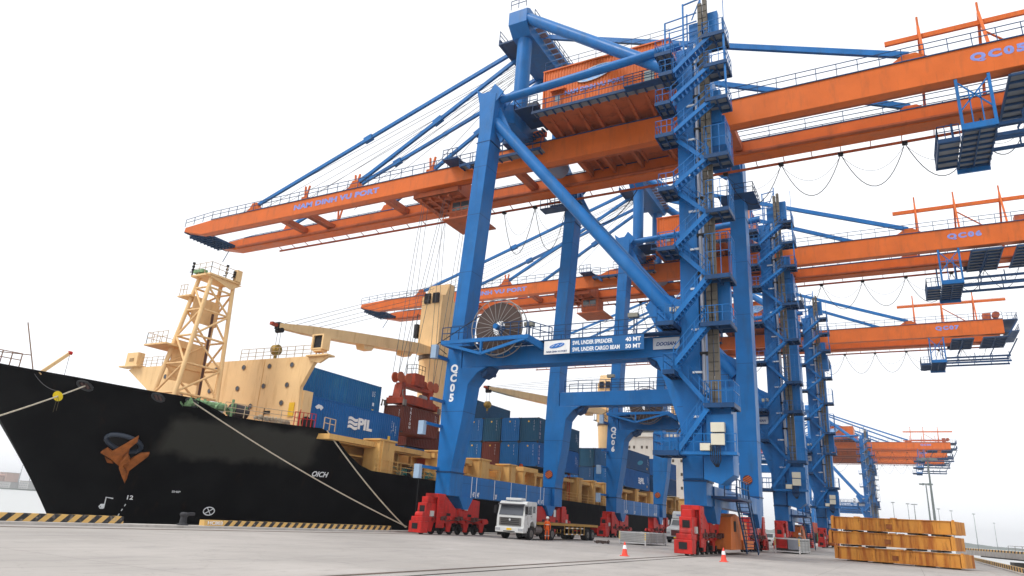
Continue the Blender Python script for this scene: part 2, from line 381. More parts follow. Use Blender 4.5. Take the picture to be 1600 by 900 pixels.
def striped(name, x0, x1, y0, y1, h, per, yl_lead=0.0, slant=0.0):
    """kerb block with slanted black and yellow bands as real painted faces in one material"""
    key = name
    m = bpy.data.materials.new('black_and_yellow_kerb_paint'); m.use_nodes = True; N, K = nodes(m); b = N['Principled BSDF']
    geo = N.new('ShaderNodeNewGeometry'); s = N.new('ShaderNodeSeparateXYZ'); K(geo.outputs['Position'], s.inputs[0])
    a = N.new('ShaderNodeMath'); a.operation = 'MULTIPLY_ADD'; a.inputs[1].default_value = -slant; K(s.outputs['Z'], a.inputs[0]); K(s.outputs['Y'], a.inputs[2])
    d = N.new('ShaderNodeMath'); d.operation = 'DIVIDE'; d.inputs[1].default_value = per; K(a.outputs[0], d.inputs[0])
    f = N.new('ShaderNodeMath'); f.operation = 'FRACT'; K(d.outputs[0], f.inputs[0])
    g = N.new('ShaderNodeMath'); g.operation = 'GREATER_THAN'; g.inputs[1].default_value = 0.5; K(f.outputs[0], g.inputs[0])
    lead = N.new('ShaderNodeMath'); lead.operation = 'GREATER_THAN'; lead.inputs[1].default_value = y0 + yl_lead; K(s.outputs['Y'], lead.inputs[0])
    mu = N.new('ShaderNodeMath'); mu.operation = 'MULTIPLY'; K(g.outputs[0], mu.inputs[0]); K(lead.outputs[0], mu.inputs[1])
    mi = N.new('ShaderNodeMix'); mi.data_type = 'RGBA'; mi.inputs[6].default_value = (0.68, 0.42, 0.13, 1); mi.inputs[7].default_value = (0.025, 0.025, 0.028, 1); K(mu.outputs[0], mi.inputs[0])
    n = N.new('ShaderNodeTexNoise'); n.inputs['Scale'].default_value = 5; n.inputs['Detail'].default_value = 8; K(geo.outputs['Position'], n.inputs['Vector'])
    r = N.new('ShaderNodeMapRange'); r.inputs[1].default_value = 0.55; r.inputs[2].default_value = 0.72; r.inputs[4].default_value = 0.6; K(n.outputs[0], r.inputs[0])
    m2 = N.new('ShaderNodeMix'); m2.data_type = 'RGBA'; m2.inputs[7].default_value = (0.33, 0.28, 0.23, 1); K(r.outputs[0], m2.inputs[0]); K(mi.outputs[2], m2.inputs[6])
    K(m2.outputs[2], b.inputs['Base Color']); b.inputs['Roughness'].default_value = 0.75
    return M().prism([(x0, 0.0), (x0, h), (x1 - 0.06, h), (x1, 0.0)], y0, y1, 'Y').build(name, m)
G = 'striped kerbs along the quay edges'
def kerb(x0, x1, y0, y1, z, h, per, label, lead=0.0, slant=0.0):
    o = striped('edge_kerb', x0, x1, y0, y1, h, per, lead, slant); o.location = (0, 0, z); tag(o, label, 'kerb', G); return o
kerb(-3.45, -3.0, -60, -34.7, 0.12, 0.34, 0.66, 'black and yellow striped kerb in front of the ship stem, running out of frame', 0, 1.1)
kb = kerb(-3.45, -3.0, -29.9, -13.0, 0.12, 0.30, 0.66, 'long black and yellow striped kerb lettered at its left end, beside the black hull', 1.25, 1.1)
text('kerb_lettering', 'HC803', (-2.985, -29.2, 0.27 - 0.12), (0, 1, 0), (0, 0, 1), LETW, kb, width=1.0, height=0.20, bold=0.01)
kerb(37.75, 38.1, 22, 70, 0.10, 0.28, 1.5, 'striped kerb on the far quay edge behind the rusty beams', 0, 0.2)
k0 = kerb(37.75, 38.1, -60, 21.6, 0.10, 0.28, 1.5, 'striped kerb running off frame at the right edge of the quay', 0, 0.2)

# bollard
b = M().lathe([(0.30, 0), (0.30, 0.05), (0.19, 0.10), (0.17, 0.42), (0.23, 0.50), (0.24, 0.60), (0.15, 0.66), (0.0, 0.67)], n=18)
b.beam((0, 0, 0.55), (0.05, 0.55, 0.60), 0.26, 0.16)
o = b.build('mooring_bollard', mat('dark_cast_iron', (0.045, 0.045, 0.05), 0.6, var=0.3, scale=5), smooth=True, bevel=0.02); o.location = (-3.0, -31.3, 0.12)
tag(o, 'dark cast iron mooring bollard on the quay edge between two striped kerbs', 'bollard')

# ------------------------------------------------------------------ ship-to-shore crane
NY0, NY1, FY0, FY1 = -10.7, -8.85, 8.6, 10.45
def bogie_corner(root, xc, yc, s):
    """travelling gear under one corner; s=-1 when the outer end points to -Y"""
    e = M()
    e.prism([(yc-3.1, 1.35), (yc-3.1, 2.75), (yc-1.9, 2.8), (yc-0.45*1, 1.9), (yc+0.45, 1.9), (yc+1.9, 2.8), (yc+3.1, 2.7), (yc+3.1, 1.35), (yc+1.8, 1.0), (yc+1.0, 1.25), (yc-1.0, 1.25), (yc-1.8, 1.0)], xc-0.42, xc+0.42, 'X')
    e.box(xc-0.5, xc+0.5, yc-0.25, yc+0.25, 1.45, 2.0)
    e.build('equalizer_beam', RED, root, bevel=0.03)
    m = M()
    for yy, zz, hh in ((yc-1.55, 1.4, 0.2), (yc+1.55, 1.4, 0.2)): m.box(xc+0.425, xc+0.44, yy-0.28, yy+0.28, zz, zz+hh)
    m.build('opening_shade', DARK, root)  # dark plates in place of cutouts, their shade put into the colour
    m = M()
    for yy in (yc-2.4, yc-0.1, yc+2.3):
        m.cyl((xc+0.62, yy, 1.25), 0.15, 0.35, 'X', 12); m.box(xc+0.45, xc+0.7, yy-0.5, yy-0.2, 1.05, 1.35)
    m.path([(xc+0.5, yc-3.8, 1.3), (xc+0.62, yc-2.0, 1.02), (xc+0.6, yc, 1.2), (xc+0.62, yc+2.0, 1.02), (xc+0.5, yc+3.6, 1.3)], 0.035, 6)
    m.build('brake_motor', mat('grimy_motor', (0.10,0.045,0.04), 0.6, var=0.4, scale=6), root)
    for k in range(4):
        y = yc - 3.75 + k * 2.5
        m = M().prism([(y-1.1, 1.12), (y-0.85, 1.3), (y+0.85, 1.3), (y+1.1, 1.12), (y+1.12, 0.95), (y+0.42, 0.85), (y+0.22, 0.22), (y-0.22, 0.22), (y-0.42, 0.85), (y-1.12, 0.95)], xc+0.14, xc+0.34, 'X')
        m.prism([(y-1.1, 1.12), (y-0.85, 1.3), (y+0.85, 1.3), (y+1.1, 1.12), (y+1.12, 0.95), (y+0.42, 0.85), (y+0.22, 0.22), (y-0.22, 0.22), (y-0.42, 0.85), (y-1.12, 0.95)], xc-0.34, xc-0.14, 'X')
        m.box(xc-0.14, xc+0.14, y-0.4, y+0.4, 1.0, 1.28); m.cyl((xc, y, 1.1), 0.17, 1.0, 'X', 14)
        bo = m.build('bogie', RED, root, bevel=0.015)
        for dy in (-0.64, 0.64):
            wh = M().cyl((xc, y+dy, 0.42), 0.41, 0.15, 'X', 22).cyl((xc, y+dy, 0.42), 0.16, 0.76, 'X', 12)
            wh.build('wheel', DARK, bo)
    # end buffer with drive gear and storm anchor
    y = yc + s * 5.25
    m = M().box(xc-0.55, xc+0.55, min(y-s*0.9, y), max(y-s*0.9, y), 0.12, 0.92)
    m.box(xc-0.45, xc+0.5, min(y-s*1.6, y-s*0.1), max(y-s*1.6, y-s*0.1), 0.92, 1.25)
    m.cyl((xc+0.1, y-s*0.45, 1.35), 0.26, 0.7, 'X', 14)
    m.box(xc-0.4, xc+0.4, min(y-s*2.1, y-s*0.7), max(y-s*2.1, y-s*0.7), 1.25, 2.25)
    m.box(xc-0.3, xc+0.3, min(y-s*2.2, y-s*1.0), max(y-s*2.2, y-s*1.0), 2.25, 2.7)
    m.build('drive_gear', RED, root, bevel=0.03)
    m = M().box(xc-0.25, xc+0.25, min(y, y+s*0.03), max(y, y+s*0.03), 0.38, 0.78)
    m.build('buffer_pad', DARK, root)
    m = M()
    for dx in (-0.62, 0.52): m.box(xc+dx, xc+dx+0.1, min(y-s*1.9, y-s*2.9), max(y-s*1.9, y-s*2.9), 0.5, 2.95)
    m.box(xc-0.55, xc+0.55, min(y-s*1.85, y-s*2.95), max(y-s*1.85, y-s*2.95), 2.7, 2.98)
    for k in range(7): m.box(xc+0.62, xc+0.68, min(y-s*2.0, y-s*2.6), max(y-s*2.0, y-s*2.6), 0.7+k*0.3, 0.74+k*0.3)
    m.build('storm_anchor_frame', RED, root, bevel=0.015)
    M().box(xc+0.56, xc+0.60, min(y-s*1.95, y-s*2.8), max(y-s*1.95, y-s*2.8), 1.5, 1.58).box(xc-0.2, xc+0.25, min(y-s*0.68, y-s*0.7), max(y-s*0.68, y-s*0.7), 1.45, 2.05).build('recess_shade', DARK, root)  # flat dark plates that paint recess shade onto the red frames
    M().box(xc+0.4, xc+0.52, min(y-s*1.2, y-s*1.6), max(y-s*1.2, y-s*1.6), 1.3, 1.7).build('junction_box', mat('junction_grey', (0.5,0.5,0.48), 0.5), root)
    m = M().box(xc+0.43, xc+0.45, yc+0.75, yc+1.25, 1.9, 2.6)
    m.build('notice_board', WHITE, root)

def make_crane():
    root = thing('quay_crane', (0, 0, 0), 'x', 'crane')
    # portal legs : waterside lower+haunch+upper as one plate box each
    wl = [(-0.98,2.9),(-1.08,10),(-0.88,15),(0.30,35.4),(0.0,39.3),(1.86,39.0),(1.62,34.8),(0.44,16.4),(0.44,14.5),(0.5,13.0),(2.9,12.95),(2.1,12.55),(1.62,12.0),(1.30,11.6),(0.95,8.5),(0.36,5.0),(0.36,2.9)]
    ll = [(18.75,3.0),(18.6,8),(17.2,12.2),(16.95,12.7),(16.5,12.95),(18.6,13.0),(18.6,14.5),(18.75,16),(18.8,38.3),(20.25,38.3),(20.3,12),(20.2,3.0)]
    for y0, y1 in ((NY0, NY1), (FY0, FY1)):
        M().prism(wl, y0, y1).build('portal_leg', BLUE, root, bevel=0.03)
        M().prism(ll, y0, y1).build('portal_leg', BLUE, root, bevel=0.03)
        # gusset horns on the leg top
        g = M()
        for yy in (y0+0.05, y1-0.2):
            g.prism([(-0.35,39.9),(0.05,38.3),(1.9,38.2),(2.6,39.0),(1.6,40.1),(1.1,39.4),(0.3,39.35)], yy, yy+0.12)
        g.build('leg_head_gusset', BLUE, root)
    # weld/flange lines
    fl = M()
    for y0, y1 in ((NY0, NY1), (FY0, FY1)):
        fl.box(-1.06, 0.44, y0-0.04, y1+0.04, 4.62, 4.74); fl.box(18.68, 20.28, y0-0.04, y1+0.04, 4.5, 4.62)
        fl.box(0.18-0.06, 1.62+0.06, y0-0.02, y1+0.02, 34.0, 34.06)
    for y0, y1 in ((NY0, NY1), (FY0, FY1)):
        for z in (9.4, 16.6, 21.4, 26.8, 31.5):
            xa = -1.07 if z < 15 else -0.88 + (z-15)/20.4*1.18; xb = (1.06 if z < 12 else 0.44 + (z-16.4)/18.4*1.18)
            fl.box(xa-0.004, xb+0.006, y0-0.006, y1+0.006, z, z+0.035); fl.box(18.78-(0.4 if z < 12 else 0), 20.30, y0-0.006, y1+0.006, z, z+0.035)
    fl.build('flange_band', BLUE2, root)
    # sills
    s = M().box(-0.75, 0.0, NY1+0.02, FY0-0.02, 2.9, 4.6)
    for y, c in ((-8.05, 1), (7.9, 1)): s.prism([(y-1.1, 2.9), (y-0.35, 1.95), (y+0.35, 1.95), (y+1.1, 2.9)], -0.75, 0.33, 'X')
    s.build('sill_beam', BLUE, root, bevel=0.02)
    s = M().box(19.5, 20.3, NY1+0.02, FY0-0.02, 3.05, 4.35)
    for y in (-8.05, 7.9): s.prism([(y-1.1, 3.05), (y-0.35, 1.95), (y+0.35, 1.95), (y+1.1, 3.05)], 19.5, 20.32, 'X')
    s.build('sill_beam', BLUE, root, bevel=0.02)
    s = M()
    for y in (-6.86, -6.1, -3.05, 0, 3.05, 6.1, 6.86): s.box(0.0, 0.012, y-0.04, y+0.04, 2.92, 4.58)
    s.build('position_mark', LETW, root)
    for y, t in ((-6.48, "45'"), (-5.75, "40'"), (-2.72, "20'"), (5.72, "40'"), (6.5, "45'")):
        text('position_number', t, (0.016, y, 3.2), (0, 1, 0), (0, 0, 1), LETW, root, width=0.34, height=0.4, bold=0.03, ext=0.004)
    M().box(0.0, 0.01, NY1+0.3, FY0-0.3, 3.98, 4.0).build('weld_line', BLUE2, root)
    # round red hatched reflector on both far legs
    for x0 in (-0.35, 19.3):
        m = M().cyl((x0, FY0-0.03, 6.0), 0.42, 0.05, 'Y', 24); rf = m.build('warning_disc', mat('warning_disc_brown', (0.09, 0.03, 0.025), 0.6), root)
        m = M()
        for k in (-0.24, -0.08, 0.08, 0.24):
            L_ = math.sqrt(0.40**2 - k*k); a = Vector((x0, FY0-0.062, 6.0)) + Vector((-0.5, 0, 0.86)) * k; d = Vector((0.86, 0, 0.5)) * L_
            m.beam(a - d, a + d, 0.012, 0.06, up=(0, 1, 0)) if False else m.beam(a - d, a + d, 0.06, 0.012, up=(0, 1, 0))
        m.build('disc_stripe', mat('disc_orange', (0.75, 0.16, 0.04), 0.5), rf)
    # portal beams
    nb = M().box(0.5, 18.6, NY0+0.1, NY1-0.35, 13.0, 14.5); nb.build('portal_beam', BLUE, root, bevel=0.02)
    fb = M().box(0.5, 18.6, FY0+0.1, FY1-0.4, 13.0, 14.45); fb.build('portal_beam', BLUE, root, bevel=0.02)
    for yy in (NY0, FY0):
        h = M()
        for xx, sg in ((3.3, 1), (16.2, -1)):
            h.cyl((xx-sg*0.5, yy+0.9, 12.55), 0.16, 1.5, 'Y', 12); h.prism([(xx-sg*1.2, 12.98), (xx+sg*0.0, 12.98), (xx-sg*0.3, 12.45), (xx-sg*0.9, 12.15)], yy+0.3, yy+1.4)
        h.build('haunch_bracket', BLUE2, root)
    m = M().box(0.4, 18.7, NY0-0.9, NY0+0.09, 14.50, 14.58); m.build('portal_walkway', BLUE2, root)
    rl = M().rail([(7.4, NY0-0.85, 14.58), (17.2, NY0-0.85, 14.58)]).rail([(1, NY1-0.3, 14.5), (18, NY1-0.3, 14.5)]).rail([(1, FY0+0.15, 14.45), (18, FY0+0.15, 14.45)], h=1.2).rail([(1, FY1-0.45, 14.45), (18, FY1-0.45, 14.45)])
    rl.build('portal_railing', BLUE2, root)
    for x, y in ((6.2, FY0+0.2), (14.2, FY0+0.2), (7.0, NY0-0.6), (15.5, NY0-0.6)):
        m = M().tube((x, y, 14.5), (x, y, 16.0), 0.05, 8); fl_ = m.build('floodlight', BLUE2, root)
        M().box(x-0.4, x+0.35, y-0.25, y+0.2, 15.85, 16.15).build('lamp_head', mat('lamp_grey', (0.25, 0.24, 0.2), 0.5), fl_)
    # reel bracket and cable reel
    cx, cz, cy = 4.55, 15.75, NY0-1.15
    m = M().box(-0.4, 7.6, cy-0.75, cy-0.55, 14.55, 14.85).box(-0.4, 7.6, NY0-0.25, NY0-0.05, 14.55, 14.85)
    for x in (-0.4, 2.0, 7.0): m.box(x, x+0.25, cy-0.6, NY0+0.02, 14.5, 14.75)
    m.beam((-0.2, cy-0.65, 14.6), (3.4, cy-0.65, 13.6), 0.16, 0.22).beam((7.4, cy-0.65, 14.6), (3.4, cy-0.65, 13.6), 0.16, 0.22).beam((3.4, cy-0.65, 13.6), (3.4, cy-0.65, 14.6), 0.16, 0.22)
    m.beam((3.4, cy-0.65, 13.7), (3.4, NY0, 13.7), 0.2, 0.2)
    m.beam((7.4, cy-0.65, 14.65), (8.6, NY0-0.1, 13.9), 0.2, 0.5)
    m.build('reel_platform', BLUE, root)
    M().rail([(2.0, cy-0.65, 14.85), (-0.4, cy-0.65, 14.85)], step=0.8).rail([(7.4, cy-0.65, 14.85), (5.2, cy-0.65, 14.85)], step=0.8).rail([(7.5, cy-0.6, 14.85), (8.8, NY0-0.3, 14.6)], step=0.8).build('reel_railing', BLUE2, root)
    rm = M(); n = 22
    for i in range(n):
        a0 = 2*math.pi*i/n
        for yy in (cy-0.42, cy+0.42):
            rm.beam((cx+0.35*math.cos(a0), yy*1.0, cz+0.35*math.sin(a0)), (cx+2.28*math.cos(a0), yy, cz+2.28*math.sin(a0)), 0.032, 0.045, up=(0,1,0))
    for yy in (cy-0.42, cy+0.42):
        rm.path([(cx+2.28*math.cos(2*math.pi*i/48), yy, cz+2.28*math.sin(2*math.pi*i/48)) for i in range(49)], 0.045, 6)
    rd = rm.build('cable_reel', mat('galvanised_spokes', (0.27, 0.25, 0.24), 0.5, 0.3, var=0.15), root)
    dm = M()
    # coiled cable disc as an annulus with thickness
    n = 48; vs = []
    for r_, y_ in ((0.62, cy-0.16), (2.05, cy-0.16), (2.05, cy+0.16), (0.62, cy+0.16)):
        for i in range(n): vs.append((cx+r_*math.cos(2*math.pi*i/n), y_, cz+r_*math.sin(2*math.pi*i/n)))
    fs = []
    for k in range(4):
        for i in range(n): fs.append((k*n+i, k*n+(i+1) % n, ((k+1) % 4)*n+(i+1) % n, ((k+1) % 4)*n+i))
    dm.add(vs, fs); dm.build('coiled_cable', REELD, rd)
    M().cyl((cx, cy+0.3, cz), 0.22, 1.9, 'Y', 20).build('reel_hub', BLUE, rd)
    M().box(cx-0.35, cx+0.35, cy+0.55, NY0+0.3, 14.5, 16.1).build('reel_motor', BLUE, root)
    # sign boards on portal beam
    m = M().box(8.5, 10.62, NY0-0.94, NY0-0.88, 13.42, 14.45); sb = m.build('port_sign', WHITE, root)
    m = M()
    n = 28; ce = (9.58, 14.05)
    m.prism([(ce[0]+0.62*math.cos(2*math.pi*i/n), ce[1]+0.17*math.sin(2*math.pi*i/n)+0.10*math.cos(2*math.pi*i/n)) for i in range(n)], NY0-0.965, NY0-0.945)
    m.build('sign_emblem', mat('emblem_blue', (0.03, 0.16, 0.50), 0.5), sb)
    m = M()
    for k in (-0.3, 0.05, 0.4): m.beam((ce[0]+k-0.18, NY0-0.972, ce[1]+k*0.1-0.07), (ce[0]+k+0.1, NY0-0.972, ce[1]+k*0.1+0.09), 0.01, 0.025)
    m.build('emblem_wave', LETW, sb)
    text('sign_lettering', 'NAM DINH VU PORT', (9.56, NY0-0.95, 13.6), (1,0,0), (0,0,1), LETN, sb, width=1.7, height=0.15, bold=0.02, ext=0.006)
    sg = M().box(10.7, 16.35, NY0-0.93, NY0-0.89, 13.38, 14.48).build('load_sign', mat('sign_blue', (0.015, 0.11, 0.30), 0.45), root)
    for z, a, b_ in ((14.17, 'SWL UNDER SPREADER', '40 MT'), (13.66, 'SWL UNDER CARGO BEAM', '50 MT')):
        wd = 3.15 if a.endswith('SPREADER') else 3.7
        text('load_lettering', a, (10.85+wd/2, NY0-0.94, z), (1,0,0), (0,0,1), LETW, sg, width=wd, height=0.32, bold=0.025, ext=0.006)
        text('load_lettering', b_, (15.55, NY0-0.94, z), (1,0,0), (0,0,1), LETW, sg, width=1.15, height=0.32, bold=0.03, ext=0.006)
    sg = M().box(16.75, 18.65, NY0-0.1, NY0-0.04, 13.5, 14.32).build('maker_sign', mat('sign_grey', (0.50, 0.53, 0.58), 0.45), root)
    text('maker_lettering', 'DOOSAN', (17.7, NY0-0.11, 13.88), (1,0,0), (0,0,1), LETN, sg, width=1.45, height=0.27, bold=0.035, shear=0.25, ext=0.006)
    # diagonal pipes and upper pipes
    for y, yl in ((-9.8, 1), (9.5, 1)):
        M().tube((1.55, y, 36.4), (18.5, y, 15.6), 0.53, 28).build('diagonal_pipe', BLUE, root, smooth=True)
        M().tube((1.9, y, 38.75), (18.9, y, 39.5), 0.38, 28).build('tie_pipe', BLUE, root, smooth=True)
        M().prism([(0.9, 36.8), (1.9, 37.9), (3.2, 35.2), (2.2, 34.1)], y-0.1, y+0.1).prism([(18.7, 17.2), (16.8, 18.2), (15.9, 17.0), (17.2, 14.4), (18.7, 14.4)], y-0.1, y+0.1).build('pipe_gusset', BLUE, root)
    # transverse beams above girders
    M().prism([(NY1, 36.9), (NY1, 39.0), (-6.5, 40.3), (6.3, 40.3), (FY0, 39.0), (FY0, 36.9), (6.3, 38.2), (-6.5, 38.2)], 0.35, 1.6, 'X').build('cross_beam', BLUE, root, bevel=0.03)
    M().prism([(NY1, 36.4), (NY1, 38.4), (-6.5, 40.0), (6.3, 40.0), (FY0, 38.4), (FY0, 36.4), (6.3, 38.1), (-6.5, 38.1)], 18.95, 20.1, 'X').build('cross_beam', BLUE, root, bevel=0.03)
    # apex frame
    for y in (-4.65, 4.6):
        M().tube((1.0, y, 39.3), (1.15, y, 50.2), 0.78, 28).build('apex_column', BLUE, root, smooth=True)
    M().prism([(-6.5, 50.3), (-6.5, 51.9), (-5.9, 52.3), (5.9, 52.3), (6.5, 51.9), (6.5, 50.3), (5.4, 49.3), (-5.4, 49.3)], 0.05, 2.2, 'X').build('apex_beam', BLUE, root, bevel=0.04)
    for y, y2 in ((-5.8, -9.7), (5.8, 9.4)):
        M().tube((1.9, y, 51.2), (18.7, y2, 36.9), 0.56, 28).build('apex_back_pipe', BLUE, root, smooth=True)
    M().box(-1.7, 0.04, -5.0, -1.2, 49.55, 49.75).box(-1.9, -1.7, -5.0, -1.2, 49.5, 50.2).build('apex_platform', BLUE2, root)
    M().box(-1.3, 0.04, -1.0, 4.5, 49.9, 50.4).build('apex_bracket', BLUE, root)
    M().rail([(-1.8, -5.0, 50.2), (-1.8, 4.4, 50.2)]).rail([(0.2, -6.4, 52.3), (2.0, -6.4, 52.3)], step=0.8).rail([(2.6, -5.5, 51.2), (2.6, 5.5, 51.2)], step=1.2).build('apex_railing', BLUE2, root)
    st = M()
    for k in range(12): st.box(2.25, 3.0, -5.5+k*0.92, -4.85+k*0.92, 50.55-k*0.02, 50.62-k*0.02)
    st.build('apex_walkway', GRAT, root)
    # girders
    ng = [(-52.3,36.35),(-52.2,36.95),(-46.8,37.3),(-5.5,37.35),(-4.0,37.95),(49.0,37.95),(49.0,35.45),(-48.6,35.45)]
    fg = [(-52.3,36.15),(-52.2,36.6),(-46.8,36.9),(49.0,36.9),(49.0,35.35),(-48.6,35.35)]
    M().prism(ng, -2.65, -1.75).build('boom_girder', ORANGE, root, bevel=0.02)
    M().prism(fg, 3.05, 4.6).build('boom_girder', ORANGE, root, bevel=0.02)
    M().box(-48, 49, 2.6, 3.04, 35.45, 35.62).box(-48, 49, -1.74, -1.3, 35.55, 35.72).build('trolley_rail', ORANGED, root)
    # festoon rail
    m = M().beam((-42, 5.35, 35.1), (49, 5.35, 35.1), 0.14, 0.22)
    for i in range(37): m.beam((-41.5+i*2.45, 4.5, 35.45), (-41.5+i*2.45, 5.35, 35.2), 0.07, 0.07)
    m.build('festoon_rail', ORANGED, root)
    # ties between girders
    m = M()
    for x in (-35, -30.6, -18.3, -0.8, 21): m.box(x-0.35, x+0.35, -1.76, 3.06, 35.75, 36.5)
    m.beam((-30.6, -1.7, 36.0), (-30.2, 3, 36.0), 0.9, 0.5)
    for x in (6, 8.5, 11.5, 15): m.box(x-0.15, x+0.15, -1.76, 3.06, 36.1, 37.0)
    m.build('girder_tie', ORANGED, root)
    M().prism([(-52.2,-1.8),(-48.6,-1.8),(-48.6,3.1),(-52.2,3.1)], 35.9, 36.02, 'Z').build('boom_tip_deck', BLUE2, root)
    m = M()
    for i in range(6): m.box(-52.1+i*0.68, -51.98+i*0.68, -1.8, 3.1, 35.75, 35.95)
    for i in range(9): m.box(-52.2, -48.6, -1.7+i*0.58, -1.62+i*0.58, 35.66, 35.76)
    m.beam((-52.2, -2.6, 36.4), (-52.2, 4.5, 36.3), 0.25, 0.4)
    m.beam((-51.3, 4.2, 35.9), (-52.6, 4.5, 34.5), 0.08, 0.08)
    m.build('boom_tip_grid', BLUE2, root)
    m = M().rail([(-52.2, -2.75, 37.0), (-46.8, -2.75, 37.35), (-5.5, -2.75, 37.4)], step=1.6).rail([(-3.5, -2.75, 38.0), (3, -2.75, 38.0)], step=1.5)
    m.rail([(20.6, -2.75, 38.0), (49, -2.75, 38.0)], step=1.6).rail([(-52.2, 4.7, 36.65), (-46.8, 4.7, 36.95), (49, 4.7, 36.95)], step=1.6)
    m.rail([(20.6, 3.1, 36.95), (49, 3.1, 36.95)], step=3.2)
    m.build('girder_railing', BLUE2, root)
    m = M().box(-47, -6, -2.75, -2.66, 37.30, 37.38).box(-3.4, 49, -2.75, -2.66, 37.90, 37.98).box(-47, 49, 3.0, 3.06, 36.85, 36.96).box(-30, 12, 4.6, 5.2, 36.6, 36.7)
    m.build('girder_walkway_edge', BLUE2, root)
    # forks on boom
    m = M()
    for x in (-30.3, -22.2, -11.3):
        for dx in (-0.25, 0.45): m.beam((x, -2.2, 37.3), (x+dx, -2.2, 39.4), 0.16, 0.22).beam((x, 3.9, 36.9), (x+dx, 3.9, 38.9), 0.16, 0.2)
        m.box(x-0.5, x+0.4, -2.4, -2.0, 37.3, 37.9)
    m.build('rope_guide_fork', ORANGE, root)
    for x in (-39.2, -22.2):
        m = M().prism([(x-1.6, 37.3), (x-0.7, 37.8), (x-0.3, 38.5), (x+0.5, 38.5), (x+0.9, 37.8), (x+1.6, 37.3)], -2.55, -1.95)
        m.prism([(x-1.6, 36.9), (x-0.7, 37.3), (x-0.3, 38.0), (x+0.5, 38.0), (x+0.9, 37.3), (x+1.6, 36.9)], 3.5, 4.1)
        m.build('stay_bracket', ORANGE, root)
    # forestays
    def stay(p, q, w, h, link=0.5):
        m = M().beam(p, q, w, h); P, Q_ = Vector(p), Vector(q); d = (Q_ - P).normalized(); c = P.lerp(Q_, link)
        m.beam(c - d*0.6, c + d*0.6, w*1.7, h*1.6)
        m.build('forestay', BLUE, root)
    stay((-38.9,-2.25,38.2), (-0.3,-2.25,50.9), 0.30, 0.42, 0.46); stay((-38.9,3.8,37.8), (-0.3,3.2,50.9), 0.30, 0.42, 0.46)
    stay((-21.9,-2.25,38.2), (-0.3,-2.0,50.1), 0.30, 0.42, 0.5); stay((-21.9,3.8,37.8), (-0.3,2.9,50.1), 0.30, 0.42, 0.6)
    # backstays (apex -> backreach)
    for y, ye in ((-2.3, -2.25), (3.0, 3.9)):
        M().beam((2.0, y, 51.3), (35.3, ye, 38.7 if y < 0 else 37.6), 0.34, 0.5).build('backstay', BLUE, root)
        zt = 37.95 if y < 0 else 36.9
        M().prism([(33.9, zt), (34.9, zt+0.7), (35.8, zt+0.7), (36.8, zt)], ye-0.3, ye+0.3).build('stay_bracket', ORANGE, root)
    # wire ropes apex -> boom
    m = M()
    for i, (x, z) in enumerate(((-46, 37.3), (-42, 37.3), (-34, 37.3), (-29, 37.3), (-26, 37.3), (-15, 37.3))):
        for y in (-1.4+0.25*i, 1.2+0.2*i): m.beam((x, y, z), (-0.5, y*0.4, 50.5), 0.035, 0.035)
    m.build('boom_hoist_rope', CABLE, root)
    # machinery house
    hx0, hx1, hy0, hy1, hz0, hz1 = 4.4, 16.9, -6.0, 5.6, 38.9, 43.5
    def corr(a, b_, z0, z1, y, outward, pitch=0.3, dep=0.05):
        vs = []; fs = []; n = int((b_-a)/pitch); st_ = (b_-a)/n; pts = []
        for i in range(n):
            x = a + i*st_; pts += [(x, 0), (x+st_*0.35, 0), (x+st_*0.5, dep), (x+st_*0.85, dep)]
        pts.append((b_, 0))
        for x, d in pts: vs += [(x, y+outward*d, z0), (x, y+outward*d, z1)]
        fs = [(2*i, 2*i+2, 2*i+3, 2*i+1) for i in range(len(pts)-1)]
        return vs, fs
    m = M().box(hx0, hx1, hy0+0.06, hy1-0.06, hz0, hz1); m.add(*corr(hx0, hx1, hz0, hz1, hy0+0.055, -1)); m.build('house_wall', ORANGE, root)
    M().box(hx0-0.12, hx1+0.12, hy0-0.12, hy1+0.12, hz1, hz1+0.14).box(hx0-0.08, hx0+0.06, hy0-0.08, hy0+0.1, hz0, hz1).build('house_roof', ORANGE, root)
    m = M().box(hx0-0.5, hx1+0.3, hy0, hy1, 38.55, 38.88)
    for x in (5.0, 6.3, 8.0, 9.4, 11.5, 12.9, 14.6, 16.2):
        m.prism([(-5.9, 38.55), (-2.2, 37.96), (-2.0, 37.96), (-2.0, 38.55)], x-0.13, x+0.13, 'X'); m.box(x-0.12, x+0.12, -2.0, 5.2, 38.3, 38.55); m.prism([(4.4, 36.9), (4.6, 36.9), (5.4, 38.55), (4.2, 38.55)], x-0.13, x+0.13, 'X')
    m.box(hx0, hx1, -2.1, -1.9, 37.96, 38.54)
    m.build('house_floor_frame', ORANGED, root)
    m = M().box(hx0-0.6, hx1+0.6, hy0-0.95, hy0-0.07, 38.52, 38.6); m.build('house_walkway', GRAT, root)
    m = M().box(hx0-0.7, hx1+0.6, hy0-1.05, hy0-0.93, 38.4, 38.68)
    for i in range(15): m.box(hx0-0.4+i*0.9, hx0-0.28+i*0.9, hy0-0.93, hy0-0.07, 38.38, 38.51)
    m.rail([(hx0-0.6, hy0-1.0, 38.68), (hx1+0.5, hy0-1.0, 38.68)], step=1.3)
    m.rail([(hx0, hy0+0.1, hz1+0.14), (hx1, hy0+0.1, hz1+0.14)], step=1.8, r=0.018)
    m.box(hx1-3.6, hx1-0.2, hy0-1.9, hy0-1.05, 38.2, 38.3); m.rail([(hx1-3.6, hy0-1.9, 38.3), (hx1-0.2, hy0-1.9, 38.3)], step=0.8)
    m.build('house_railing', BLUE2, root)
    dr = M().box(5.5, 6.4, hy0-0.08, hy0, 38.95, 40.7).build('house_door', ORANGED, root)
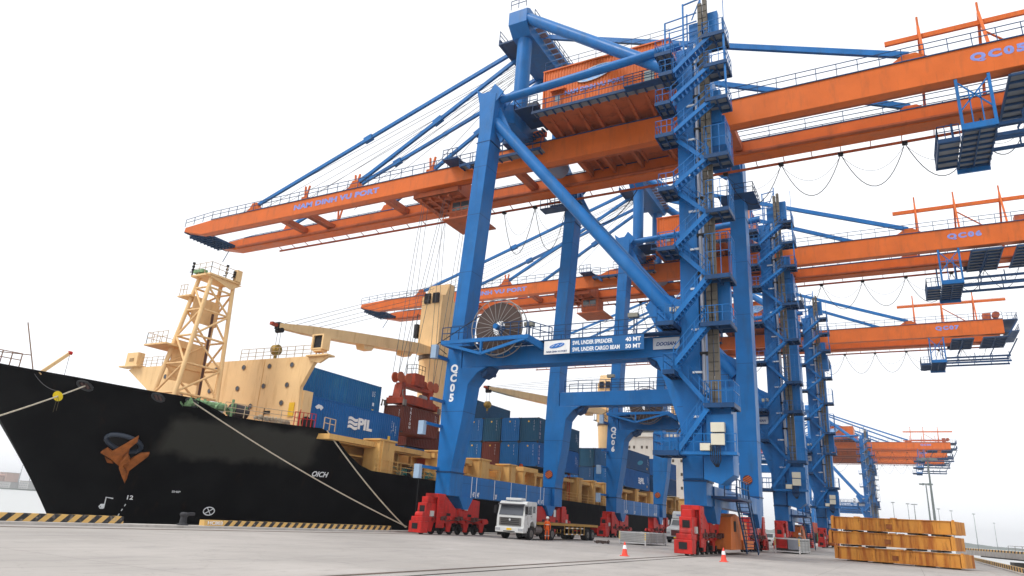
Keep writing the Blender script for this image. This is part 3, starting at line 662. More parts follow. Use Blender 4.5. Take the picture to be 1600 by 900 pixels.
    M().box(5.7, 6.2, hy0-0.1, hy0-0.082, 39.8, 40.5).build('door_pane', mat('pale_glass', (0.25,0.30,0.34), 0.15), dr)
    M().prism([(hy0-0.55, 40.8), (hy0-0.55, 40.9), (hy0, 41.15), (hy0, 41.05)], 5.2, 6.8, 'X').build('door_canopy', ORANGE, root)
    M().box(14.6, 15.5, hy0-0.08, hy0-0.0, 39.0, 40.7).build('house_door', mat('grey_green_door', (0.25, 0.30, 0.30), 0.5), root)
    # emblem: tilted ellipse with white lines
    c0 = Vector((9.8, hy0-0.09, 42.0)); rt = Vector((0.985, 0, 0.17)); up = Vector((-0.17, 0, 0.985)); n = 40
    m = M(); m.prism([((c0+rt*1.95*math.cos(2*math.pi*i/n)+up*0.70*math.sin(2*math.pi*i/n)).x, (c0+rt*1.95*math.cos(2*math.pi*i/n)+up*0.70*math.sin(2*math.pi*i/n)).z) for i in range(n)], hy0-0.10, hy0-0.06)
    em = m.build('house_emblem', LOGO, root)
    m = M()
    m.path([c0+Vector((0,-0.02,0))+rt*1.95*math.cos(2*math.pi*i/n)+up*0.70*math.sin(2*math.pi*i/n) for i in range(n+1)], 0.04, 5)
    for k in (-1.3, -0.65, 0.0, 0.65, 1.3):
        h_ = 0.70*math.sqrt(1-(k/1.95)**2); m.path([c0+Vector((0,-0.02,0))+rt*(k+0.35*math.sin(t*3))+up*h_*t for t in (-1, -0.6, -0.2, 0.2, 0.6, 1)], 0.03, 5)
    for k in (-0.25, 0.2):
        w_ = 1.95*math.sqrt(1-(k/0.70)**2); m.path([c0+Vector((0,-0.02,0))+rt*w_*t+up*(k+0.1*math.sin(3*t)) for t in (-1, -0.6, -0.2, 0.2, 0.6, 1)], 0.025, 5)
    m.build('emblem_line', LETW, em)
    text('house_lettering', 'NAM DINH VU PORT', (9.7, hy0-0.07, 40.55), (1,0,0), (0,0,1), LETB, root, width=6.0, height=0.48, bold=0.03, ext=0.012)
    M().box(2.6, 3.7, -6.0, -5.2, 39.6, 40.5).box(2.7, 3.6, -4.6, -3.9, 39.6, 40.4).build('air_conditioner', mat('dark_louvre', (0.06,0.07,0.09), 0.6), root)
    m = M().box(1.7, 4.2, -7.0, -3.2, 39.35, 39.45); m.rail([(1.7, -6.9, 39.45), (4.2, -6.9, 39.45)], step=0.8)
    for k in range(8): m.box(1.6+k*0.28, 1.85+k*0.28, -3.6, -2.8, 38.1+k*0.16, 38.15+k*0.16)
    m.rail([(1.7, -6.9, 39.45), (1.7, -3.4, 39.45)], step=0.8)
    m.build('house_end_platform', BLUE2, root)
    # walkway beside girder at waterside leg
    m = M().box(-6.4, 3.2, -3.75, -2.76, 36.55, 36.65); m.build('hinge_walkway', GRAT, root)
    m = M()
    for i in range(9): m.box(-6.4+i*1.15, -6.26+i*1.15, -3.8, -2.76, 36.42, 36.54)
    m.box(-6.4, 3.2, -3.86, -3.76, 36.4, 36.7); m.rail([(-6.4, -3.8, 36.7), (-1.2, -3.8, 36.7)], step=1.2).rail([(1.4, -3.8, 36.7), (3.2, -3.8, 36.7)], step=0.9)
    m.box(-8.3, -6.4, -4.3, -2.76, 37.3, 37.42); m.rail([(-8.3, -4.3, 37.42), (-6.5, -4.3, 37.42)], step=0.6); m.beam((-6.4, -3.0, 37.3), (-4.5, -4.5, 35.6), 0.15, 0.3)
    m.box(-1.2, 0.0, -3.9, -2.8, 37.9, 38.3)
    m.build('hinge_platform', BLUE2, root)
    M().box(-1.0, 2.6, -2.6, -1.8, 37.96, 38.9).box(0.6, 2.9, -2.55, -1.9, 38.9, 39.5).build('hinge_block', ORANGE, root, bevel=0.05)
    # hoist sheave drum under the water cross beam
    M().cyl((2.6, 0.7, 37.2), 0.95, 3.2, 'Y', 24).build('sheave_drum', mat('dusty_blue_drum', (0.22,0.24,0.32), 0.5), root, smooth=True)
    M().box(6.2, 18.8, -1.74, 3.04, 36.95, 37.05).build('house_bottom_plate', ORANGED, root)
    m = M()
    for x in (7.2, 9.6, 12.0, 14.4, 16.8): m.box(x-0.1, x+0.1, -1.74, 3.04, 36.6, 36.94)
    m.box(6.2, 18.8, 0.3, 0.5, 36.55, 36.62)
    m.build('bottom_plate_rib', ORANGED, root)
    # trolley with operator cab
    m = M().box(-13.5, -7.6, -1.9, 3.2, 34.75, 35.05).box(-13.5, -7.6, -2.0, -1.75, 34.75, 35.3).box(-13.5, -7.6, 3.1, 3.3, 34.75, 35.3)
    for x in (-12.6, -11.4, -10.2, -9.0): m.box(x-0.12, x+0.12, -1.7, 3.0, 34.45, 34.75)
    for y in (-0.9, 0.6, 2.1): m.box(-13.2, -7.8, y-0.1, y+0.1, 34.5, 34.75)
    m.box(-9.7, -7.9, -0.8, 2.8, 35.05, 36.9); m.box(-12.2, -10.4, -0.6, 2.2, 35.05, 35.9)
    m.build('trolley_frame', ORANGED, root)
    cab = M().prism([(-9.6, 32.6), (-9.6, 34.6), (-6.9, 34.6), (-6.9, 32.5), (-7.3, 32.2), (-9.2, 32.2)], -0.2, 2.2).build('operator_cab', ORANGED, root)
    M().box(-9.3, -8.3, -0.24, -0.205, 33.3, 34.3).box(-8.2, -7.2, -0.24, -0.205, 33.3, 34.3).box(-9.64, -9.605, 0.1, 1.9, 33.0, 34.3).build('cab_window', GLASS, cab)
    m = M().box(-10.0, -5.6, -1.0, 3.3, 32.0, 32.15); m.rail([(-9.9, -0.9, 32.15), (-6, -0.9, 32.15)], step=0.8); m.build('cab_platform', ORANGED, root)
    # festoon cable loops
    m = M()
    def loops(x0, dx, n, sag, y=5.35, z=34.95):
        for k in range(n):
            pts = [(x0+k*dx+dx*t, y, z-sag*4*t*(1-t)) for t in [i/14 for i in range(15)]]
            m.path(pts, 0.036, 6); m.path([(p[0], y+0.25, z+(p[2]-z)*0.55) for p in pts], 0.018, 4)
    loops(-5.9, 4.0, 2, 5.4); loops(19.2, 5.15, 4, 3.7); loops(39.8, 3.6, 2, 2.6)
    m.path([(2.1+8*t, 5.35, 34.95-3.3*4*t*(1-t)) for t in [i/14 for i in range(15)]], 0.05, 6)
    m.build('festoon_cable', DARK, root)
    m = M()
    for x in (-5.9, -1.9, 2.1, 19.2, 24.35, 29.5, 34.65, 39.8): m.box(x-0.22, x+0.22, 5.15, 5.55, 34.85, 35.08)
    m.build('festoon_carriage', DARK, root)
    m = M().box(-1.0, 3.4, 4.8, 6.2, 34.3, 34.4).rail([(-1, 6.1, 34.4), (3.4, 6.1, 34.4)], step=0.9).rail([(-1, 4.9, 34.4), (3.4, 4.9, 34.4)], step=0.9)
    m.box(17.9, 21.4, FY0-1.1, FY1+1.1, 33.6, 33.75); m.rail([(17.9, FY0-1.05, 33.75), (21.3, FY0-1.05, 33.75)], step=0.8).rail([(21.3, FY0-1.05, 33.75), (21.3, FY1+1, 33.75)], step=0.9)
    m.box(-1.2, 2.6, FY0-1.0, FY0-0.02, 36.0, 36.1); m.rail([(-1.2, FY0-0.95, 36.1), (0.0, FY0-0.95, 36.1)], step=0.6)
    m.build('leg_platform', BLUE2, root)
    # maintenance hoist runway over backreach
    m = M()
    for x in (36.4, 40.7, 45.5):
        zt = 43.2
        for y, zb in ((-2.0, 37.9), (3.9, 36.9)): m.beam((x, y, zb), (x+0.1, 0.6, zt), 0.2, 0.22)
        m.tube((x+0.1, 0.6, zt-0.4), (x+0.1, 0.6, zt+1.0), 0.09, 8)
    m.beam((33.9, 0.6, 42.2), (50.3, 0.6, 42.2), 0.22, 0.42); m.beam((33.9, 0.9, 42.6), (50.3, 0.9, 42.6), 0.05, 0.05)
    m.beam((36.5, 2.9, 39.4), (49.3, 2.9, 39.4), 0.15, 0.25); m.beam((40.8, 0.6, 41.5), (45.5, 3.0, 38.5), 0.12, 0.12)
    m.build('maintenance_runway', ORANGE, root)
    # backreach baskets and platforms
    m = M()
    for x in (38.1, 40.2):
        m.beam((x, -2.5, 35.4), (x, -2.5, 31.0), 0.2, 0.25); m.beam((x, 4.1, 35.3), (x, 4.1, 31.0), 0.16, 0.2)
    m.beam((38.1,-2.5,35.2), (40.2,-2.5,32.6), 0.08, 0.1).beam((40.2,-2.5,35.2), (38.1,-2.5,32.6), 0.08, 0.1).beam((38.1,-2.5,33.9), (40.2,-2.5,33.9), 0.07, 0.07)
    for x in (38.8, 39.5): m.beam((x, -2.5, 31.2), (x, -2.5, 34.2), 0.08, 0.08)
    m.box(38.0, 40.3, -2.6, -2.4, 31.0, 31.5); m.box(38.0, 40.3, 4.0, 4.2, 30.6, 31.4)
    m.build('service_cage', BLUE, root)
    M().box(38.1, 40.2, -2.39, 3.99, 31.1, 31.18).box(36.6, 38.0, -1.0, 3.6, 31.1, 31.18).build('service_floor', GRAT, root)
    m = M()
    for i in range(8): m.box(38.0, 40.3, -2.39+i*0.88, -2.26+i*0.88, 30.92, 31.09)
    for x in (38.05, 39.1, 40.15): m.box(x, x+0.1, -2.39, 3.99, 30.9, 31.08)
    m.box(36.5, 38.0, -1.15, -1.0, 30.95, 31.3).box(36.5, 36.62, -1.0, 3.6, 30.95, 31.3)
    for i in range(5): m.box(36.6, 38.0, -1.0+i*1.1, -0.88+i*1.1, 30.92, 31.09)
    m.rail([(36.55, -1.1, 31.3), (36.55, 3.6, 31.3)], step=0.7).rail([(36.55, -1.1, 31.3), (38, -1.1, 31.3)], step=0.5)
    for y, z in ((-0.3, 31.3), (2.1, 31.3), (-0.3, 32.2), (2.1, 32.2)): m.beam((40.3, y, z), (49.6, y, z), 0.16, 0.28)
    for x in (42.2, 44.6, 47, 49.4):
        for y in (-0.3, 2.1): m.beam((x, y, 31.3), (x, y, 32.9), 0.1, 0.1)
    m.beam((42.2, -0.3, 32.9), (43.6, -0.3, 35.4), 0.12, 0.15).beam((47, 2.1, 32.9), (48.4, 2.1, 35.4), 0.12, 0.15).beam((49.4, 2.1, 32.3), (51.2, 2.1, 35.6), 0.15, 0.2).beam((42.2, 2.1, 32.9), (43.6, 2.1, 35.4), 0.12, 0.15)
    m.build('service_truss', BLUE2, root)
    M().box(41.6, 44.6, -2.4, 5.2, 35.02, 35.1).box(46.0, 49.5, -2.4, 5.2, 35.02, 35.1).build('hatch_platform', GRAT, root)
    m = M()
    for x in (41.5, 44.6, 43.0, 46.0, 47.7, 49.4): m.box(x-0.08, x+0.08, -2.5, 5.3, 34.82, 35.0)
    for i in range(8):
        m.box(41.5, 44.6, -2.5+i*1.08, -2.38+i*1.08, 34.8, 34.98); m.box(46, 49.5, -2.5+i*1.08, -2.38+i*1.08, 34.8, 34.98)
    m.cyl((41.4, 4.6, 35.2), 0.35, 0.4, 'Y', 12)
    m.box(49.02, 51.0, -2.9, 5.0, 37.6, 37.75).box(49.02, 51.0, -2.9, 5.0, 35.6, 35.75).rail([(49, -2.8, 37.75), (51, -2.8, 37.75)], step=0.6).rail([(51, -2.8, 37.75), (51, 4.9, 37.75)], step=0.9)
    m.beam((51, -2.8, 37.6), (49.4, -2.8, 35.0), 0.15, 0.2).rail([(51, -2.8, 35.75), (51, 4.9, 35.75)], step=0.9)
    m.build('backreach_frame', BLUE2, root)
    M().cyl((48.4, -0.5, 39.2), 0.55, 1.0, 'Y', 18).box(46.6, 47.8, 0, 1.2, 38.0, 39.8).build('hoist_winch', ORANGED, root)
    # brackets with mirrors/lights on the near water leg (pointing to -Y,-X)
    for z, L_, plate in ((13.7, 1.5, True), (10.2, 1.8, False), (8.2, 2.2, True), (4.9, 2.2, True)):
        m = M().beam((-0.9, NY0+0.3, z), (-0.9, NY0-L_, z), 0.25, 0.22); br = m.build('leg_bracket', BLUE, root)
        if plate:
            M().box(-1.35, -0.85, NY0-L_-0.35, NY0-L_+0.05, z-0.9 if z < 13 else z-0.2, z+0.15 if z < 13 else z+0.9).build('bracket_plate', mat('pale_blue_plate', (0.33, 0.45, 0.60), 0.5), br)
    M().path([(-1.0, NY0-0.1, 14.2), (-1.1, NY0-1.6, 14.6), (2.8, NY0-1.1, 17.0)], 0.04, 5).tube((-0.9, NY0-2.4, 4.9), (-0.9, NY0-2.4, 0.3), 0.03, 6).build('hanging_cable', DARK, root)
    # ---- stair tower on landside near leg
    YN0, YN1, YI0, YI1 = NY0-2.0, NY0-1.2, NY0-1.1, NY0-0.3
    xl, xr = 18.45, 21.6
    F = [((21.9,37.6),(19.0,35.1),0), ((21.9,35.0),(18.8,32.6),0), ((21.9,32.0),(18.8,29.7),0), ((19.0,29.6),(21.3,27.3),1), ((21.4,27.2),(18.9,25.3),0),
         ((19.0,25.2),(21.3,23.0),1), ((21.4,22.9),(18.9,20.6),0), ((19.0,20.5),(21.2,18.2),1), ((21.2,18.1),(18.6,15.1),0), ((21.0,14.7),(18.7,12.0),0), ((18.7,11.9),(20.9,9.3),1), ((20.9,9.1),(18.9,6.4),0)]
    for (xa, za), (xb, zb), inner in F:
        y0, y1 = (YI0, YI1) if inner else (YN0, YN1); m = M()
        for y in (y0+0.04, y1-0.04): m.beam((xa, y, za-0.15), (xb, y, zb-0.15), 0.06, 0.30)
        n = int(abs(za-zb)/0.22)
        for i in range(1, n): t = i/n; m.box(xa+(xb-xa)*t-0.12, xa+(xb-xa)*t+0.12, y0+0.08, y1-0.08, za+(zb-za)*t-0.12, za+(zb-za)*t-0.08)
        for y in (y0+0.04, y1-0.04):
            for h in (0.55, 1.05): m.beam((xa, y, za+h), (xb, y, zb+h), 0.04, 0.04)
            for t in (0.02, 0.35, 0.68, 0.98): x = xa+(xb-xa)*t; z = za+(zb-za)*t; m.beam((x, y, z), (x, y, z+1.05), 0.05, 0.05)
        m.build('stair_flight', BLUE, root)
    def landing(x0, x1, z, y0=YN0-0.1, y1=NY0-0.02, tall=1.1):
        m = M().box(x0, x1, y0, y0+0.1, z-0.32, z-0.02).box(x0, x1, y1-0.1, y1, z-0.32, z-0.02).box(x0, x0+0.1, y0+0.1, y1-0.1, z-0.32, z-0.02).box(x1-0.1, x1, y0+0.1, y1-0.1, z-0.32, z-0.02)
        xm = (x0+x1)/2; m.box(xm-0.05, xm+0.05, y0+0.1, y1-0.1, z-0.30, z-0.06); m.box(x0+0.1, x1-0.1, (y0+y1)/2-0.05, (y0+y1)/2+0.05, z-0.29, z-0.07)
        o_ = m.build('stair_landing', BLUE2, root)
        m = M().rail([(x0+0.05, y0+0.05, z), (x1-0.05, y0+0.05, z), (x1-0.05, y1, z)], h=tall, step=0.5, r=0.02); m.rail([(x0+0.05, y0+0.05, z), (x0+0.05, y1, z)], h=tall, step=0.6, r=0.02)
        m.build('landing_railing', BLUE, o_)
        M().box(x0+0.1, x1-0.1, y0+0.1, y1-0.1, z-0.05, z-0.02).build('landing_floor', GRAT, o_)
    for x0, x1, z in ((21.3,23.0,37.6),(17.9,19.0,35.1),(21.4,23.1,34.9),(17.6,18.8,32.5),(21.4,23.0,31.9),(17.6,19.0,29.7),(17.8,19.0,25.2),(17.7,19.0,20.5),(17.6,18.8,15.0),(18.0,18.8,11.6),(17.3,19.0,6.3)):
        landing(x0, x1, z)
    for x0, x1, z, t in ((21.2,22.9,27.2,2.3),(21.2,22.8,22.9,2.2),(21.0,22.7,18.0,3.0),(20.7,22.6,9.3,1.4)): landing(x0, x1, z, tall=t)
    landing(20.6, 22.6, 14.7)
    landing(17.6, 18.9, 37.0)
    # hoist tower structure
    m = M()
    m.box(18.85, 20.1, NY0-0.28, NY0-0.02, 4.7, 38.0)
    m.build('tower_leg_plate', BLUE, root)
    m = M().box(20.7, 22.2, NY0-0.25, NY0+0.3, 38.6, 41.0).box(19.9, 20.7, NY0-0.2, NY0+0.2, 37.8, 40.4).box(20.4, 22.2, NY0-0.3, NY0+0.2, 30.8, 33.6).box(20.5, 22.3, NY0-0.35, NY0+0.2, 15.0, 18.0)
    m.box(19.2, 22.4, NY0-0.1, NY1, 28.9, 31.4)
    m.build('tower_panel', BLUE, root, bevel=0.02)
    m = M()
    for x in (18.0, 19.5):
        m.beam((x, NY0-0.4, 37.4), (x, NY0-0.4, 42.4 if x > 19 else 41.0), 0.13, 0.13); m.beam((x, NY0+0.9, 37.4), (x, NY0+0.9, 42.4 if x > 19 else 41.0), 0.1, 0.1)
    for z in (38.3, 39.3, 40.2, 41.0): m.beam((18.0, NY0-0.4, z), (20.6, NY0-0.4, z+0.2), 0.08, 0.08); m.beam((18.0, NY0+0.9, z), (19.5, NY0+0.9, z), 0.06, 0.06)
    m.beam((19.5, NY0-0.4, 42.3), (20.9, NY0-0.4, 42.5), 0.1, 0.1).beam((20.9, NY0-0.4, 37.5), (20.9, NY0-0.4, 43.0), 0.12, 0.12).beam((20.9, NY0-0.4, 42.4), (20.2, NY0-0.4, 40.6), 0.08, 0.08)
    m.beam((22.9, NY0-1.9, 38.7), (22.95, NY0-1.9, 32.0), 0.14, 0.14)
    m.beam((22.95, NY0-1.8, 37.5), (22.95, NY0-1.8, 41.5), 0.05, 0.05)
    m.build('tower_head_frame', BLUE, root)
    for x, y in ((20.95, NY0-0.75), (21.35, NY0-0.75)):
        M().box(x-0.16, x+0.16, y-0.16, y+0.16, 5.2, 41.6 if x < 21 else 41.9).build('hoist_mast', MASTB, root)
    m = M()
    for i in range(58):
        z = 6 + i*0.62; m.beam((20.82, NY0-0.92, z), (21.48, NY0-0.92, z), 0.03, 0.03)
    m.build('mast_rung', DARK, root)
    M().tube((20.45, NY0-0.6, 5.0), (20.45, NY0-0.6, 38.0), 0.14, 12).build('cable_duct', mat('grey_duct', (0.38,0.40,0.46), 0.4, 0.3), root)
    m = M()
    for i in range(11): m.box(20.2, 20.8, NY0-0.75, NY0-0.3, 7+i*2.9, 7.18+i*2.9)
    m.build('duct_clamp', DARK, root)
    for i in range(9): M().box(19.6, 20.25, NY0-0.42, NY0-0.28, 8.6+i*3.0, 8.74+i*3.0).build('tube_light', mat('tube_lamp_white', (0.75,0.78,0.8), 0.4), root)
    # electrical room and lift car
    M().prism([(20.35, 5.5), (20.35, 9.3), (22.2, 9.3), (22.2, 4.9), (21.4, 4.3), (20.35, 4.6)], NY0-1.15, NY0+0.6).build('electrical_room', BLUE, root, bevel=0.03)
    M().box(17.3, 22.6, NY0-1.9, NY0-1.16, 6.05, 6.25).box(20.7, 22.4, NY0-1.6, NY0-1.16, 6.25, 8.6).build('equipment_frame', BLUE, root)
    for a in ((21.05,21.9,7.45,8.05), (21.05,21.9,6.65,7.35), (20.35,21.0,6.3,6.75)):
        M().box(a[0], a[1], NY0-2.0, NY0-1.62, a[2], a[3]).build('electrical_cabinet', REFL, root, bevel=0.01)
    M().rail([(17.3, NY0-1.9, 6.25), (22.6, NY0-1.9, 6.25)], step=0.7).rail([(17.3, NY0-1.9, 6.25), (17.3, NY0-0.2, 6.25)], step=0.7).build('equipment_railing', BLUE, root)
    m = M()
    for k in range(6): m.path([(21.0+k*0.12, NY0-2.03, 6.6), (21.05+k*0.12, NY0-2.1, 5.7), (21.3+k*0.03, NY0-1.9, 5.3)], 0.03, 5)
    m.build('coiled_cable', DARK, root)
    # floodlight pairs on landings
    m = M().box(18.2, 18.9, NY0-0.9, NY0-0.4, 15.95, 16.3); m.build('floodlight', mat('lamp_cream', (0.5,0.47,0.38), 0.5), root)
    # base stair and cabin under the land sill
    m = M().box(19.9, 21.9, -9.4, -4.4, 3.55, 3.72); m.build('base_platform', BLUE2, root)
    m = M()
    for x in (21.0, 21.8):
        m.beam((x, -5.3, 3.6), (x, -2.2, 0.15), 0.08, 0.3); m.beam((x, -5.3, 4.6), (x, -2.2, 1.15), 0.05, 0.05)
        for t in (0, 0.33, 0.66, 1): m.beam((x, -5.3+3.1*t, 3.6-3.4*t), (x, -5.3+3.1*t, 4.6-3.4*t), 0.05, 0.05)
    for i in range(14): t = (i+0.5)/14; m.box(21.04, 21.76, -5.3+3.1*t-0.1, -5.3+3.1*t+0.1, 3.55-3.4*t, 3.59-3.4*t)
    m.rail([(21.85, -9.3, 3.72), (21.85, -5.3, 3.72)], step=1.0)
    for x in (20.9, 21.7): m.beam((x, -8.6, 3.7), (x, -8.3, 7.2), 0.06, 0.12)
    for i in range(11): m.beam((20.9, -8.58+i*0.02, 3.9+i*0.3), (21.7, -8.58+i*0.02, 3.9+i*0.3), 0.05, 0.04)
    m.build('access_stair', BLUE2, root)
    m = M().prism([(-6.2, 0.35), (-5.9, 2.5), (-4.4, 2.75), (-3.2, 2.6), (-2.4, 0.35)], 19.2, 20.7, 'X').box(19.1, 20.8, -2.4, 1.6, 0.35, 1.0).prism([(-1.8, 1.0), (-1.6, 2.3), (0.6, 2.3), (1.2, 1.0)], 19.4, 20.5, 'X')
    cb = m.build('anchor_cabinet', mat('rusty_orange_cabinet', (0.62, 0.17, 0.04), 0.6, var=0.2, dirt=(0.18,0.06,0.02), dirt_amt=0.8), root, bevel=0.02)
    M().box(20.705, 20.73, -5.1, -4.4, 1.55, 2.25).build('cabinet_vent', DARK, cb)
    for xc in (-0.35, 19.45):
        bogie_corner(root, xc, -8.55, -1); bogie_corner(root, xc, 8.4, 1)
    return root

NUMS = []
def number_crane(root, num):
    text('leg_number', num, (-0.15, NY0-0.012, 11.75), (1,0,0), (0.02,0,1), LETW, root, height=3.1, width=0.72, bold=0.05, vertical=True, ext=0.006)
    text('girder_number', num, (41.0, -2.66, 36.9), (1,0,0), (0,0,1), LETB, root, width=3.5, height=0.85, bold=0.06, spacing=1.3, ext=0.006)
    text('boom_lettering', 'NAM DINH VU PORT', (-24.8, -2.66, 36.45), (1,0,0), (0,0,1), LETB, root, width=13.4, height=0.72, bold=0.05, spacing=1.05, ext=0.006)

crane = make_crane()
CG = 'blue and orange quay cranes in a row along the ship'
specs = [(0, 'QC05', 'nearest quay crane, its blue water leg lettered QC05, tallest in the picture'),
         (37.26, 'QC06', 'second quay crane, QC06 on its blue leg, standing just behind the nearest one'),
         (80.6, 'QC07', 'third quay crane, QC07 on its girder, whole backreach end with blue frames in view'),
         (252.0, 'QC08', 'far hazy quay crane whose orange girder is the highest of the three far ones'),
         (280.0, 'QC09', 'far hazy quay crane behind the first far one, its girder the middle of three'),
         (308.0, 'QC10', 'farthest quay crane, its orange girder the lowest of the three far ones')]
cranes = [crane]
for s in specs[1:]: cranes.append(copy_tree(crane))
for c, (y, num, lab) in zip(cranes, specs):
    c.location = (0, y, 0); tag(c, lab, 'crane', CG); number_crane(c, num)
# ------------------------------------------------------------------ container ship
HULL = bpy.data.materials.new('black_hull_paint'); HULL.use_nodes = True
def hullmat():
    N, K = nodes(HULL); b = N['Principled BSDF']; geo = N.new('ShaderNodeNewGeometry')
    n = N.new('ShaderNodeTexNoise'); n.inputs['Scale'].default_value = 0.5; n.inputs['Detail'].default_value = 8; K(geo.outputs['Position'], n.inputs['Vector'])
    r = N.new('ShaderNodeMapRange'); r.inputs[1].default_value = 0.4; r.inputs[2].default_value = 0.7; K(n.outputs[0], r.inputs[0])
    m1 = N.new('ShaderNodeMix'); m1.data_type = 'RGBA'; m1.inputs[6].default_value = (0.0035, 0.0035, 0.0045, 1); m1.inputs[7].default_value = (0.008, 0.008, 0.009, 1); K(r.outputs[0], m1.inputs[0])
    # added grey patch for a blurred-out area; the hull itself lacks it
    s = N.new('ShaderNodeSeparateXYZ'); n4 = N.new('ShaderNodeTexNoise'); n4.inputs['Scale'].default_value = 0.6; n4.inputs['Detail'].default_value = 3
    K(geo.outputs['Position'], n4.inputs['Vector']); ad = N.new('ShaderNodeVectorMath'); ad.operation = 'MULTIPLY_ADD'; ad.inputs[1].default_value = (1.4, 1.4, 1.4); K(n4.outputs[1], ad.inputs[0]); K(geo.outputs['Position'], ad.inputs[2]); K(ad.outputs[0], s.inputs[0])
    def band(src, lo, hi, soft):
        a = N.new('ShaderNodeMapRange'); a.inputs[1].default_value = lo; a.inputs[2].default_value = lo + soft; K(src, a.inputs[0])
        c = N.new('ShaderNodeMapRange'); c.inputs[1].default_value = hi - soft; c.inputs[2].default_value = hi; c.inputs[3].default_value = 1; c.inputs[4].default_value = 0; K(src, c.inputs[0])
        p = N.new('ShaderNodeMath'); p.operation = 'MULTIPLY'; K(a.outputs[0], p.inputs[0]); K(c.outputs[0], p.inputs[1]); return p.outputs[0]
    p = N.new('ShaderNodeMath'); p.operation = 'MULTIPLY'; K(band(s.outputs['Y'], -27.2, -16.6, 0.8), p.inputs[0]); K(band(s.outputs['Z'], 4.6, 7.6, 0.6), p.inputs[1])
    m2 = N.new('ShaderNodeMix'); m2.data_type = 'RGBA'; m2.inputs[7].default_value = (0.042, 0.041, 0.036, 1); K(p.outputs[0], m2.inputs[0]); K(m1.outputs[2], m2.inputs[6])
    # paint chips
    n5 = N.new('ShaderNodeTexNoise'); n5.inputs['Scale'].default_value = 2.6; n5.inputs['Detail'].default_value = 9; n5.inputs['Roughness'].default_value = 0.7; mp = N.new('ShaderNodeVectorMath'); mp.operation = 'MULTIPLY'; mp.inputs[1].default_value = (1, 1, 1.8)
    K(geo.outputs['Position'], mp.inputs[0]); K(mp.outputs[0], n5.inputs['Vector'])
    c = N.new('ShaderNodeMapRange'); c.inputs[1].default_value = 0.735; c.inputs[2].default_value = 0.75; c.inputs[4].default_value = 0.5; K(n5.outputs[0], c.inputs[0])
    m3 = N.new('ShaderNodeMix'); m3.data_type = 'RGBA'; m3.inputs[7].default_value = (0.22, 0.21, 0.19, 1); K(c.outputs[0], m3.inputs[0]); K(m2.outputs[2], m3.inputs[6])
    K(m3.outputs[2], b.inputs['Base Color']); b.inputs['Roughness'].default_value = 0.62; b.inputs['Specular IOR Level'].default_value = 0.06
    bp = N.new('ShaderNodeBump'); bp.inputs['Strength'].default_value = 0.25; bp.inputs['Distance'].default_value = 0.12; n6 = N.new('ShaderNodeTexNoise'); n6.inputs['Scale'].default_value = 0.45; K(geo.outputs['Position'], n6.inputs['Vector']); K(n6.outputs[0], bp.inputs['Height']); K(bp.outputs[0], b.inputs['Normal'])
hullmat()
add_streaks(HULL, (0.028, 0.013, 0.007), (1.1, 1.1, 0.12), 0.60, 0.74, 0.6)
add_streaks(HULL, (0.05, 0.05, 0.05), (0.8, 0.8, 5.0), 0.70, 0.74, 0.45)
CL = -17.5
T = [(CL,-37.9,9.3),(-16.8,-37.6,8.9),(-15.7,-36.7,8.5),(-14.3,-34.95,8.32),(-13,-33.2,8.18),(-12,-31.3,8.05),(-11,-29.3,7.95),(-10.3,-28.1,7.9),(-9.8,-27.2,7.85),(-9.45,-26.2,7.5),(-9.1,-25.0,7.05),(-8.4,-22.2,7.05),(-7.6,-19.6,7.1),(-6.95,-17.8,7.15),(-6.5,-16.9,6.75),(-6.0,-15.6,5.5),(-5.65,-14.5,4.75),(-5.4,-13.3,4.42),(-5.3,-8,4.35),(-5.3,10,4.1),(-5.3,38,3.9),(-5.3,90,3.8),(-5.6,125,3.9),(-8,140,4.2)]
Bt = [(CL,-28.6),(-16.9,-28.0),(-16.0,-26.8),(-15.1,-25.3),(-14.2,-23.7),(-13.3,-22.1),(-12.4,-20.5),(-11.8,-19.4),(-11.3,-18.5),(-10.8,-17.6),(-10.2,-16.5),(-9.2,-14.5),(-8.3,-12.5),(-7.6,-11),(-7.1,-10),(-6.7,-9),(-6.4,-8),(-6.1,-7),(-5.6,-4),(-5.3,10),(-5.3,38),(-5.3,90),(-8,120),(-13,136)]
NS = 10
def hull_pt(i, s):
    (tx, ty, tz), (bx, by) = T[i], Bt[i]; bz = -2.9
    e = s ** 1.35 if i > 0 else s
    return Vector((bx + (tx - bx) * e, by + (ty - by) * (s ** 1.12), bz + (tz - bz) * s))
def hull_at(y, z):
    """surface point of the quay side of the hull near the given y,z"""
    best = None
    for i in range(len(T) - 1):
        for k in range(11):
            t = k / 10
            s = (z + 2.9) / (T[i][2] * (1-t) + T[i+1][2] * t + 2.9)
            if s > 1: s = 1
            p = hull_pt(i, s).lerp(hull_pt(i+1, s), t); d = abs(p.y - y)
            if best is None or d < best[0]: best = (d, p, i)
    p, i = best[1], best[2]
    s = min(1, (z + 2.9) / (T[i][2] + 2.9)); a = hull_pt(i+1, s) - hull_pt(i, s); c = hull_pt(i, min(1, s+0.05)) - hull_pt(i, min(1, s+0.05) - 0.1)
    n = a.cross(c).normalized()
    if n.x < 0: n = -n
    return p, n, a.normalized(), c.normalized()
ship = thing('container_ship', (CL, 50, -2.6), 'black hulled container ship with cream fittings moored along the quay', 'ship')
OFF = (-CL, -50, 2.6)
def sp(m, name, mt, parent=None, **kw):
    if parent is None or parent is ship: return m.build(name, mt, ship, off=OFF, **kw)
    return m.build(name, mt, parent, **kw)
vs, fs = [], []
n = len(T)
